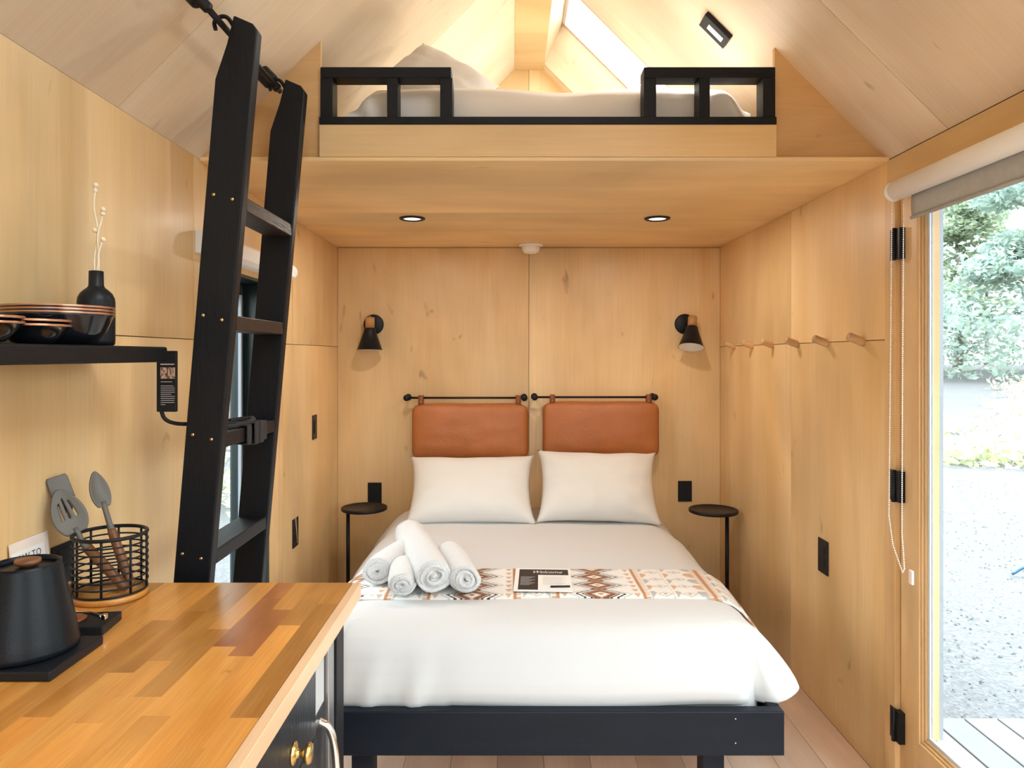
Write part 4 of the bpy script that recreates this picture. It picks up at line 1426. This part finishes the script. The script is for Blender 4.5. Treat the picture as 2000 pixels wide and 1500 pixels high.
# ------------------------------------------------------------------ kitchen counter
CT = Z(-0.536)
CX0, CX1, CY0, CY1 = XL + 0.001, -0.350, -0.25, 1.690
ct = MB().box(CX0, CX1 - 0.020, CY0, CY1 - 0.004, CT - 0.034, CT - 0.005).build('countertop', 'butcher_edge')
tag(ct, 'orange butcher block countertop with glued staves', 'countertop')
MB().box(CX1 - 0.0195, CX1, CY0, CY1, CT - 0.034, CT - 0.0002).build('edge_strip', 'butcher_edge', ct, bevel=0.0012)
nst = 15
sw = (CX1 - 0.02 - CX0) / nst
for i in range(nst):
    y = CY1 - random.uniform(0.1, 0.45)
    yprev = CY1
    first = True
    while yprev > CY0 + 0.001:
        y = max(CY0, y)
        dark = (i in (11, 12) and abs((y + yprev) / 2 - (1.36 if i == 11 else 1.30)) < 0.12) or random.random() < 0.05
        MB().box(CX0 + i * sw, CX0 + (i + 1) * sw, y, yprev, CT - 0.0048, CT - 0.00001 * (i % 3)).build('stave', 'butcher_dark' if dark else 'butcher', ct)
        yprev = y
        y -= random.uniform(0.16, 0.52)
MB().box(CX0, CX1 - 0.02, CY1 - 0.0038, CY1, CT - 0.034, CT - 0.005).build('end_strip', 'butcher_edge', ct)

# base cabinet under the counter
cb = thing('base_cabinet', (-0.70, 0.60, 0), 'black base cabinet with wooden drawer fronts under the butcher block', 'cabinet')
FX = -0.392
MB().box(XL + 0.002, FX - 0.022, CY0, 1.455, 0.09, CT - 0.0355).build('carcass', 'black_plastic', cb)
MB().box(XL + 0.05, FX - 0.07, CY0 + 0.02, 1.44, 0.0, 0.09).build('plinth', 'black_plastic', cb)
for y0, y1 in ((-0.24, 0.32), (0.325, 0.885), (0.89, 1.452)):
    dr = MB().box(FX - 0.0215, FX, y0, y1, CT - 0.235, CT - 0.041).build('drawer_front', 'black_front', cb, bevel=0.002)
    yk = 1.300 if y0 > 0.8 else (y0 + y1) / 2
    zk = Z(-0.722)
    m = MB().lathe([(0, 0), (0.020, 0), (0.020, 0.003), (0.010, 0.006), (0.007, 0.010), (0.007, 0.018), (0.016, 0.022), (0.019, 0.028), (0.016, 0.033), (0, 0.035)], (FX, yk, zk), (1, 0, 0), 28)
    m.build('knob', 'brass', dr)
    dl = MB().box(FX - 0.0215, FX, y0, y1, 0.10, CT - 0.24).build('cabinet_door', 'black_front', cb, bevel=0.002)
    MB().lathe([(0, 0), (0.012, 0), (0.007, 0.010), (0.016, 0.022), (0.018, 0.030), (0, 0.034)], (FX, y1 - 0.06, 0.6), (1, 0, 0), 24).build('knob', 'brass', dl)

# compact fridge between the cabinet and the end panel
fg = thing('compact_fridge', (-0.72, 1.56, 0), 'narrow grey and black compact fridge at the end of the counter', 'fridge')
MB().box(XL + 0.003, FX - 0.030, 1.462, 1.598, 0.03, CT - 0.037).build('body', 'black_plastic', fg)
MB().box(FX - 0.0295, FX - 0.006, 1.464, 1.540, Z(-0.742), CT - 0.037).build('upper_panel', 'grey_panel', fg, bevel=0.002)
MB().box(FX - 0.0295, FX - 0.006, 1.464, 1.540, 0.06, Z(-0.745)).build('door', 'black_front', fg, bevel=0.002)
MB().box(FX - 0.0295, FX + 0.002, 1.550, 1.596, 0.03, CT - 0.037).build('side_trim', 'steel', fg, bevel=0.002)
for yy in (1.48, 1.58):
    MB().box(-0.9, -0.5, yy - 0.01, yy + 0.01, 0.0, 0.03).build('foot', 'black_plastic', fg)
MB().tube(curve_pts([(FX - 0.010, 1.502, Z(-0.765)), (FX + 0.014, 1.506, Z(-0.785)), (FX + 0.026, 1.508, Z(-0.84)), (FX + 0.028, 1.508, Z(-0.95)), (FX + 0.012, 1.506, Z(-1.06)), (FX - 0.010, 1.502, Z(-1.08))], 30), 0.008, 10).build('handle', 'chrome', fg)
ep = MB().box(XL + 0.003, FX + 0.006, 1.602, 1.672, 0.0, CT - 0.0355).build('end_panel', 'black_wood', bevel=0.003)
tag(ep, 'black upright end panel closing the counter beside the fridge', 'panel')

# ------------------------------------------------------------------ wall shelf and its contents
SZ0, SZ1 = Z(-0.0165), Z(0.0205)
SXF = -0.835
sh = MB().box(XL + 0.0005, SXF, 0.20, 1.752, SZ0, SZ1).build('wall_shelf', 'black_wood_y', bevel=0.005, seg=3)
tag(sh, 'thick black floating shelf on the plywood wall above the counter', 'shelf')


def bowl(name, x, y, z, R, H, label, group, n=44, rb=0.62):
    t = thing(name, (x, y, z), label, 'bowl', group)
    pr = [(0, 0), (R * rb * 0.6, 0.0), (R * rb, 0.002), (R * (rb + 0.22), H * 0.42), (R * 0.96, H * 0.88), (R - 0.001, H - 0.004)]
    inn = [(R - 0.004, H - 0.004), (R * 0.92, H * 0.86), (R * (rb + 0.14), H * 0.42), (R * rb * 0.9, 0.006), (0, 0.006)]
    MB().lathe(pr + inn, (x, y, z), n=n).build('body', 'gloss_black', t)
    MB().lathe([(R - 0.001, H - 0.0042), (R + 0.0005, H - 0.002), (R - 0.001, H), (R - 0.004, H), (R - 0.0045, H - 0.0042)], (x, y, z), n=n).build('rim', 'copper', t)
    return t


bxs, bys = -0.925, 1.470
zz = SZ1 + 0.0005
for i in range(3):
    bowl('large_bowl', bxs, bys, zz + i * 0.0065, 0.103, 0.066, ['lowest', 'middle', 'topmost'][i] + ' of three large black copper-rimmed bowls stacked beside the bottle', 'large copper rimmed bowls')
for i in range(2):
    bowl('small_bowl', -0.875, 1.315, zz + i * 0.0085, 0.062, 0.036, ['lower', 'upper'][i] + ' of two small black copper-rimmed bowls in front of the large stack', 'small copper rimmed bowls', rb=0.5)
for i in range(2):
    bowl('small_bowl', -0.866, 1.183, zz + i * 0.009, 0.056, 0.036, ['lower', 'upper'][i] + ' of two small black bowls at the frame edge of the shelf', 'small copper rimmed bowls', rb=0.5)

vx, vy = -0.935, 1.622
vz = SZ1 + 0.0005
R = 0.0385
vs_ = MB().lathe([(0, 0), (R - 0.006, 0), (R - 0.001, 0.004), (R, 0.012), (R, 0.098), (R - 0.001, 0.108), (R - 0.006, 0.119), (R - 0.014, 0.127), (0.018, 0.132), (0.0155, 0.137), (0.0150, 0.169), (0.0125, 0.170), (0.0120, 0.130), (0, 0.128)], (vx, vy, vz), n=44).build('bottle_vase', 'black_plastic', origin=(vx, vy, vz))
tag(vs_, 'matte black bottle vase holding pale stems on the shelf', 'vase')
for i, (pts, berries, lab) in enumerate((
        ([(0.002, 0, 0.13), (-0.004, 0, 0.19), (0.001, 0.004, 0.26), (-0.005, 0.0, 0.315), (-0.001, 0, 0.36)], ((-0.001, 0, 0.364), (-0.003, 0.002, 0.352)), 'tallest pale dried stem in the black bottle vase'),
        ([(0.004, 0.002, 0.13), (0.005, 0, 0.20), (0.003, 0, 0.25), (0.009, 0.003, 0.285), (0.013, 0, 0.305)], ((0.014, 0, 0.309), (0.012, 0.002, 0.300)), 'middle pale dried stem in the black bottle vase, bent outward'),
        ([(-0.003, -0.002, 0.13), (0.003, 0, 0.18), (0.006, -0.002, 0.21), (0.012, 0, 0.236)], ((0.014, 0, 0.241), (-0.003, 0.0, 0.262)), 'shortest pale dried stem in the black bottle vase'))):
    t = thing('dried_stem', (vx, vy, vz + 0.132), lab, 'stem', 'pale stems in the bottle vase')
    MB().tube(curve_pts([(vx + p[0] * 1.1, vy + p[1], vz + p[2]) for p in pts], 20), 0.0022, 6).build('stalk', 'stem', t)
    for b_ in berries:
        MB().sphere((vx + b_[0] * 1.1, vy + b_[1], vz + b_[2]), 0.0058, 8, 6).build('bud', 'stem', t)

# black info card on a bent arm beyond the shelf end
ic = thing('info_card', (-0.91, 1.90, Z(-0.16)), 'black instruction card with two photos hanging past the shelf end', 'sign')
yc = 1.900
X0, X1, Za, Zb = -0.928, -0.884, Z(-0.150), Z(0.012)
MB().box(X0 - 0.008, X1, yc, yc + 0.012, Za, Zb).build('holder', 'black_plastic', ic, bevel=0.002)
MB().tube(curve_pts([(X0 + 0.002, yc + 0.006, Za + 0.004), (X0 + 0.010, yc + 0.008, Za - 0.018), (X0 + 0.030, yc + 0.012, Za - 0.030), (X0 + 0.060, yc + 0.02, Za - 0.034), (X0 + 0.080, yc + 0.06, Za - 0.034), (-0.90, yc + 0.22, Za - 0.034), (-0.985, yc + 0.40, Za - 0.034), (XL + 0.005, yc + 0.50, Za - 0.034)], 36), 0.0055, 8).build('arm', 'black_plastic', ic)
m = MB()
yq = yc - 0.0006
def card_rect(m, xa, xb, za, zb):
    m.add([(xa, yq, za), (xb, yq, za), (xb, yq, zb), (xa, yq, zb)], [(0, 1, 2, 3)])
card_rect(m, X0 + 0.003, X1 - 0.004, Z(-0.0255), Z(-0.022))
m.build('heading_print', 'print_grey', ic)
m = MB()
for i, wd_ in enumerate((0.030, 0.0, 0.034, 0.037, 0.037, 0.037, 0.028, 0.037, 0.037, 0.036, 0.036, 0.012)):
    if wd_:
        z_ = Z(-0.071 - i * 0.0055)
        card_rect(m, X0 + 0.004, X0 + 0.004 + wd_, z_, z_ + 0.0018)
tag(m.build('body_print', 'print_grey', ic), kind='stuff')
for s, (xa, xb) in enumerate(((X0 + 0.003, X0 + 0.0205), (X0 + 0.0225, X1 - 0.002))):
    n_ = 16
    vs, cols = [], []
    for j in range(n_):
        for i in range(n_):
            u, v = i / (n_ - 1), j / (n_ - 1)
            vs.append((xa + (xb - xa) * u, yq, Z(-0.062) + 0.030 * v))
            b_ = 0.5 + 0.5 * mnoise.noise(Vector((u * 4 + s * 9, v * 4, 2)))
            cols.append((0.20 + 0.5 * b_, 0.12 + 0.38 * b_, 0.09 + 0.3 * b_) if b_ > 0.42 else (0.08, 0.05, 0.04))
    fs = [(j * n_ + i, j * n_ + i + 1, (j + 1) * n_ + i + 1, (j + 1) * n_ + i) for j in range(n_ - 1) for i in range(n_ - 1)]
    o = MB().add(vs, fs).build('photo', 'photo_print', ic)
    set_cols(o, cols)

# ------------------------------------------------------------------ things on the counter
# kettle and its base
kx, ky = -0.852, 1.262
kb = MB().box(-0.955, -0.7525, 1.1745, 1.330, CT + 0.0004, CT + 0.017).build('kettle_stand', 'black_plastic', bevel=0.003)
tag(kb, 'flat black square power stand under the kettle', 'kettle stand')
kz = CT + 0.0175
kt = thing('kettle', (kx, ky, kz), 'matte black tapered kettle with a wooden lid knob', 'kettle')
body = [(0, 0), (0.078, 0), (0.083, 0.004), (0.0835, 0.012), (0.0795, 0.030), (0.0735, 0.065), (0.0655, 0.100), (0.0590, 0.130), (0.0545, 0.148), (0.0535, 0.154), (0.0515, 0.154), (0.0515, 0.144)]
bm_ = MB().lathe(body, (kx, ky, kz), n=56)
nv_ = []
for p in bm_.v:       # pouring lip pulled out at the rim
    dx, dy, dz = p[0] - kx, p[1] - ky, p[2] - kz
    r_ = math.hypot(dx, dy)
    if dz > 0.11 and r_ > 0.03:
        a = math.atan2(dy, dx)
        e = math.exp(-((a - 0.35) / 0.28) ** 2) * smooth01((dz - 0.12) / 0.046)
        f = 1 + 0.05 * e
        p = (kx + dx * f, ky + dy * f, p[2] + 0.006 * e)
    nv_.append(p)
bm_.v = nv_
bm_.build('body', 'kettle', kt)
ld = MB().lathe([(0, 0.148), (0.020, 0.147), (0.046, 0.145), (0.0512, 0.143), (0.0512, 0.139), (0, 0.138)], (kx, ky, kz), n=40).build('lid', 'kettle', kt)
MB().lathe([(0, 0.147), (0.012, 0.147), (0.012, 0.149), (0.018, 0.151), (0.021, 0.155), (0.020, 0.160), (0, 0.161)], (kx + 0.004, ky, kz), n=28).build('lid_knob', 'walnut', ld)
hd = Vector((-0.55, -0.83, 0))
hp = lambda r_, z_: tuple(Vector((kx, ky, kz + z_)) + hd * r_)
MB().tube(curve_pts([hp(0.052, 0.140), hp(0.085, 0.146), hp(0.115, 0.130), hp(0.120, 0.09), hp(0.110, 0.045), hp(0.095, 0.03)], 30), 0.0105, 10).build('handle', 'kettle', kt)

# scale with chrome rod beside the kettle
ks = thing('coffee_scale', (-0.86, 1.40, CT), 'small black slab with a brown disc and bent chrome rod behind the kettle', 'scale')
a_ = math.radians(6)
ca, sa = math.cos(a_), math.sin(a_)
MB().obox((-0.862, 1.402, CT + 0.0095), (0.082 * ca, 0.082 * sa, 0), (-0.043 * sa, 0.043 * ca, 0), (0, 0, 0.009)).build('slab', 'black_plastic', ks, bevel=0.003)
MB().lathe([(0, 0), (0.034, 0), (0.034, 0.004), (0, 0.004)], (-0.865, 1.402, CT + 0.0186), n=32).build('disc', 'strap_leather', ks)
MB().tube(curve_pts([(-0.895, 1.395, CT + 0.030), (-0.855, 1.393, CT + 0.037), (-0.815, 1.391, CT + 0.036), (-0.789, 1.389, CT + 0.029)], 16), 0.0035, 8).build('rod', 'chrome', ks)
for xx, zz_ in ((-0.892, 0.030), (-0.787, 0.0290)):
    MB().box(xx - 0.005, xx + 0.005, 1.386, 1.398, CT + zz_ - 0.0058, CT + zz_ + 0.005).build('rod_end', 'chrome', ks, bevel=0.002)

# outlet on the wall at counter height
plate('power_outlet', (XL, 1.650, CT + 0.055), (0, 1, 0), 0.075, 0.095, (1, 0, 0), 'black outlet plate behind the kettle at counter height', 'outlet', kind_=1)

# "HOW TO" card leaning on the wall
hc = thing('how_to_card', (-1.012, 1.46, CT), 'blush and white printed card propped against the wall behind the kettle', 'card')
ca_ = Vector((0, 1, 0)); cz = Vector((-0.10, 0, 1)).normalized(); cn = Vector((1, 0, 0.10)).normalized()
cc = Vector((-1.014, 1.533, CT + 0.0008))
Wc, Hc = 0.121, 0.146
MB().obox(cc + cz * Hc / 2, ca_ * Wc / 2, cz * Hc / 2, cn * 0.0012).build('board', 'card_pink', hc)
MB().obox(cc + cz * (Hc * 0.5 - 0.008) - ca_ * 0.006 + cn * 0.0016, ca_ * (Wc / 2 - 0.009), cz * (Hc * 0.5 - 0.013), cn * 0.0003).build('white_field', 'paper', hc)
vs, fs = text_mesh('HOW TO', 0.022)
MB().add([cc + ca_ * (p[0] - 0.014) + cz * (p[1] + Hc - 0.044) + cn * 0.0023 for p in vs], fs).build('lettering', 'ink', hc)
m = MB()
for i in range(6):
    z_ = Hc - 0.062 - i * 0.011
    m.add([cc + ca_ * s * (0.04 - 0.006 * (i % 3)) + cz * zz2 + cn * 0.0023 for s, zz2 in ((-1, z_), (1, z_), (1, z_ + 0.003), (-1, z_ + 0.003))], [(0, 1, 2, 3)])
tag(m.build('small_print', 'print_grey', hc), kind='stuff')

# wire utensil basket
ux, uy, ur, uh = -0.888, 1.595, 0.0735, 0.140
ub = thing('utensil_basket', (ux, uy, CT), 'black wire utensil basket on a round wooden base', 'basket')
MB().lathe([(0, 0.0003), (ur + 0.001, 0.0003), (ur + 0.004, 0.003), (ur + 0.004, 0.011), (ur + 0.001, 0.014), (0, 0.014)], (ux, uy, CT), n=48).build('base', 'butcher', ub)
def ring(r_, z_, n=40):
    return [(ux + r_ * math.cos(2 * pi * i / n), uy + r_ * math.sin(2 * pi * i / n), z_) for i in range(n)]
MB().tube(ring(ur, CT + uh), 0.0042, 8, closed=True).build('top_ring', 'black_metal', ub)
MB().tube(ring(ur, CT + 0.017), 0.0026, 8, closed=True).build('bottom_ring', 'black_metal', ub)
for i in range(7):
    MB().tube(ring(ur + 0.0015, CT + 0.034 + i * 0.0148), 0.0019, 6, closed=True).build('hoop', 'black_metal', ub)
for i in range(8):
    a = 2 * pi * (i + 0.35) / 8
    MB().tube([(ux + ur * math.cos(a), uy + ur * math.sin(a), CT + 0.016), (ux + ur * math.cos(a), uy + ur * math.sin(a), CT + uh)], 0.0026, 6).build('upright_wire', 'black_metal', ub)


def utensil(name, tip, neck, end, facing, label, wid, length, slots=0, square=False):
    """head from neck outwards to tip, handle from neck to end"""
    tip, neck, end = Vector(tip), Vector(neck), Vector(end)
    t = thing(name, tuple(end), label, 'utensil', 'kitchen utensils in the wire basket')
    ax = (tip - neck).normalized()
    n = Vector(facing).normalized()
    n = (n - ax * n.dot(ax)).normalized()
    sd = ax.cross(n).normalized()
    hl = min(length, (tip - neck).length)
    h0 = tip - ax * hl
    def outline(s):
        if square:
            return wid / 2 * min(1.0, 0.25 + 2.2 * s) * (1 if s < 0.93 else 1 - 2.2 * (s - 0.93))
        return wid / 2 * max(0.0, (math.sin(pi * min(1, (0.08 + 0.92 * s) ** 0.8)) + 0.02)) ** 0.62
    NS, NW = 26, 15
    vs, fs = [], []
    def hole(s, c):
        if not slots: return False
        for q in range(slots):
            c0 = (q - (slots - 1) / 2) * 0.42
            if abs(c - c0) < 0.10 and 0.36 < s < 0.80 - 0.08 * abs(q - 1): return True
        return False
    for j in range(NS + 1):
        s = j / NS
        for i in range(NW + 1):
            c = 2 * i / NW - 1
            dep = 0.008 * (1 - c * c) * math.sin(pi * s) if not square else 0.002 * (1 - c * c)
            vs.append(h0 + ax * hl * s + sd * outline(s) * c - n * dep)
    for j in range(NS):
        for i in range(NW):
            if not hole((j + .5) / NS, 2 * (i + .5) / NW - 1):
                a = j * (NW + 1) + i
                fs.append((a, a + 1, a + NW + 2, a + NW + 1))
    MB().add(vs, fs, True).build('head', 'silicone', t, solid=0.004)
    mid = neck + (end - neck) * 0.10
    MB().tube([h0 + ax * 0.012, h0, neck, mid], [0.0045, 0.006, 0.0062, 0.0085], 12).build('neck', 'silicone', t)
    MB().tube([mid, mid + (end - mid) * 0.03, mid + (end - mid) * 0.5, mid + (end - mid) * 0.95, end], [0.0085, 0.0095, 0.0105, 0.0100, 0.007], 12).build('handle', 'walnut', t)
    return t


utensil('slotted_spoon', (-1.006, 1.595, Z(-0.300)), (-0.945, 1.590, Z(-0.420)), (-0.838, 1.570, CT + 0.024), (0.62, -0.75, 0.22), 'grey slotted spoon with a brown handle leaning in the wire basket', 0.066, 0.105, slots=3)
utensil('mixing_spoon', (-0.958, 1.655, Z(-0.268)), (-0.912, 1.635, Z(-0.385)), (-0.840, 1.592, CT + 0.024), (0.80, -0.55, 0.2), 'grey solid spoon with a brown handle standing behind the slotted spoon', 0.043, 0.085)
utensil('spatula', (-1.020, 1.612, Z(-0.272)), (-0.968, 1.618, Z(-0.415)), (-0.872, 1.612, CT + 0.022), (0.75, -0.6, 0.25), 'grey square-ended spatula hidden behind the slotted spoon', 0.044, 0.085, square=True)
# ------------------------------------------------------------------ outside
GZ = -0.36


def ground_h(x, y):
    r = math.hypot(x, y)
    return GZ + 1.15 * smooth01((r - 13) / 24) + 0.02 * mnoise.noise(Vector((x * 0.5, y * 0.5, 0)))


gd = MB().grid(lambda u, v: (-45 + 100 * u, -30 + 95 * v, ground_h(-45 + 100 * u, -30 + 95 * v)), 101, 96).build('ground', 'gravel', origin=(0, 0, GZ))
tag(gd, 'pale gravel yard around the cabin', 'ground', kind='structure')
dk = MB()
for yy in (-1.9, -0.6, 0.7, 1.9, 3.05):
    dk.box(XW1 + 0.01, 3.9, yy - 0.02, yy + 0.02, GZ + 0.0, -0.165)
dk = dk.build('deck', 'siding', origin=(2.6, 0.5, GZ))
tag(dk, 'pale weathered board deck outside the glass door', 'deck', kind='structure')
x = XW1 + 0.012
while x < 3.9:
    MB().box(x, x + 0.138, -2.2, 3.13, -0.164, -0.138).build('deck_board', 'deck', dk, bevel=0.003, seg=1)
    x += 0.144
# loose pebbles on the yard
pb = MB()
for i in range(5200):
    rr = 3.4 + 9 * random.random() ** 1.3
    an = math.radians(random.uniform(18, 72))
    px, py = rr * math.sin(an) * 1.0, rr * math.cos(an)
    if px < 4.0 and py < 3.2: continue
    if px < 1.5: continue
    r_ = random.uniform(0.006, 0.013)
    c_ = Vector((px, py, ground_h(px, py) + r_ * 0.2))
    q = [c_ + Vector((r_ * random.uniform(.7, 1.2) * a, r_ * random.uniform(.7, 1.2) * b, r_ * random.uniform(.5, .8) * c2)) for a, b, c2 in ((1, 0, 0), (0, 1, 0), (-1, 0, 0), (0, -1, 0), (0, 0, 1))]
    pb.add(q, [(0, 1, 4), (1, 2, 4), (2, 3, 4), (3, 0, 4)])
pbo = pb.build('gravel_stones', 'gravel', origin=(4, 6, GZ))
tag(pbo, 'loose pale stones scattered over the gravel yard', 'gravel', kind='stuff')


def leaf_cloud(n, blobs, size, seed):
    rnd = random.Random(seed)
    mb = MB()
    vs, fs = [], []
    for i in range(n):
        bx, by, bz_, br_, bh = blobs[rnd.randrange(len(blobs))]
        th, u = rnd.uniform(0, 2 * pi), rnd.uniform(-1, 1)
        rad = rnd.random() ** 0.4
        s = math.sqrt(1 - u * u)
        c_ = Vector((bx + br_ * rad * s * math.cos(th), by + br_ * rad * s * math.sin(th), bz_ + bh * rad * u))
        a = Vector((rnd.gauss(0, 1), rnd.gauss(0, 1), rnd.gauss(0, 0.6))).normalized()
        b = a.cross(Vector((rnd.gauss(0, 1), rnd.gauss(0, 1), rnd.gauss(0, 1)))).normalized()
        sz = size * rnd.uniform(0.6, 1.3)
        k0 = len(vs)
        vs += [c_ - a * sz, c_ + b * sz * 0.45, c_ + a * sz, c_ - b * sz * 0.45]
        fs.append((k0, k0 + 1, k0 + 2, k0 + 3))
    return mb.add(vs, fs)


protos = []
for pi_, (h_, lm_, n_) in enumerate(((12.5, 'leaf', 10500), (14.5, 'leaf_dark', 11500), (9.5, 'leaf_yellow', 8500), (11.0, 'leaf', 9500))):
    rnd = random.Random(40 + pi_)
    t = thing('forest_tree', (0, 0, 0), 'tree', 'tree')
    tr = MB()
    base_r = 0.16
    tr.tube(curve_pts([(0, 0, -0.4), (0.1, 0.05, h_ * 0.3), (-0.1, 0.1, h_ * 0.6), (0.05, 0, h_ * 0.95)], 15), [base_r * (1 - 0.85 * i / 15) for i in range(16)], 7)
    blobs = []
    for b_ in range(22):
        zc_ = h_ * rnd.uniform(0.22, 0.95)
        spread = 2.0 * (1 - (zc_ / h_ - 0.3) ** 2) 
        an = rnd.uniform(0, 2 * pi)
        bx, by = spread * rnd.uniform(0.2, 0.8) * math.cos(an), spread * rnd.uniform(0.2, 0.8) * math.sin(an)
        blobs.append((bx, by, zc_, 1.0, 0.55))
        tr.tube([(0, 0, zc_ - 0.8), (bx * 0.5, by * 0.5, zc_ - 0.3), (bx, by, zc_)], [0.05, 0.035, 0.015], 5, cap=False)
    tr.build('trunk', 'bark', t)
    leaf_cloud(n_, blobs, 0.15, pi_).build('crown', lm_, t)
    protos.append(t)
rnd = random.Random(3)
spots = []
def scatter(n, a0, a1, r0, r1, gap):
    c_ = 0
    for _ in range(6000):
        an = math.radians(rnd.uniform(a0, a1)); rr = math.sqrt(rnd.uniform(r0 * r0, r1 * r1))
        p = (rr * math.sin(an), rr * math.cos(an))
        if all(math.dist(p, q) > gap for q in spots):
            spots.append(p); c_ += 1
            if c_ == n: break
scatter(14, 29, 41, 31, 54, 4.7)       # straight through the glass door
scatter(24, 16, 76, 34, 60, 5.2)      # the rest of the forest edge
scatter(10, -50, -14, 17, 32, 4.6)    # beyond the window behind the ladder
TL = 'pale green forest tree beyond the gravel yard'
for i, (tx, ty) in enumerate(spots):
    kx_ = i % 4 if i >= 4 else i
    loc = (tx, ty, ground_h(tx, ty))
    if i < 4:
        o = protos[i]; o.location = loc
    else:
        o = dup(protos[kx_], loc)
    o['label'] = [('pale green', 'bluish green', 'yellowing', 'mid green')[i % 4 if i >= 4 else i] + ' forest tree beyond the gravel yard ' + ('outside the glass door' if tx > 0 else 'outside the window behind the ladder')][0]
    o['group'] = o['label'].replace('tree beyond', 'trees beyond')
    s_ = rnd.uniform(0.85, 1.15)
    o.scale = (s_, s_, s_)
    o.rotation_euler = (0, 0, rnd.uniform(0, 6.28))

ug = MB()
rnd = random.Random(11)
blobs = []
for i in range(420):
    an = math.radians(rnd.uniform(26, 70)); rr = 14.0 + 14 * rnd.random() ** 1.4
    X_, Y_ = rr * math.sin(an), rr * math.cos(an)
    if 28.5 < math.degrees(an) < 33.8 and rr > 18.5: continue
    blobs.append((X_, Y_, ground_h(X_, Y_) + 0.12, 0.6, 0.28 + 0.35 * max(0, math.degrees(an) - 34) / 30))
for i in range(60):
    an = math.radians(-rnd.uniform(15, 45)); rr = rnd.uniform(8, 15)
    X_, Y_ = rr * math.sin(an), rr * math.cos(an)
    blobs.append((X_, Y_, ground_h(X_, Y_) + 0.2, 0.5, 0.40))
u = leaf_cloud(24000, blobs, 0.10, 5)
uo = u.build('undergrowth', 'leaf_yellow', origin=(9, 14, GZ))
tag(uo, 'low yellow-green undergrowth at the edge of the gravel yard', 'undergrowth', kind='stuff')
rnd = random.Random(21)
blobs = []
for i in range(260):
    an = math.radians(rnd.uniform(18, 74)); rr = rnd.uniform(29, 40)
    X_, Y_ = rr * math.sin(an), rr * math.cos(an)
    blobs.append((X_, Y_, ground_h(X_, Y_) + rnd.uniform(0.5, 4.5), 1.2, 0.8))
tk = leaf_cloud(26000, blobs, 0.15, 8).build('thicket', 'leaf_dark', origin=(18, 28, GZ))
tag(tk, 'blue-green thicket under the forest trees, colour paled for haze', 'thicket', kind='stuff')
hs = MB().tube(curve_pts([(4.10, 5.85, GZ + 0.02), (4.22, 5.80, GZ + 0.10), (4.42, 5.70, GZ + 0.05), (4.6, 5.5, GZ + 0.02), (5.2, 5.3, GZ + 0.02)], 24), 0.012, 8).build('garden_hose', 'blue')
tag(hs, 'dark blue hose curling on the gravel outside the glass door', 'hose')
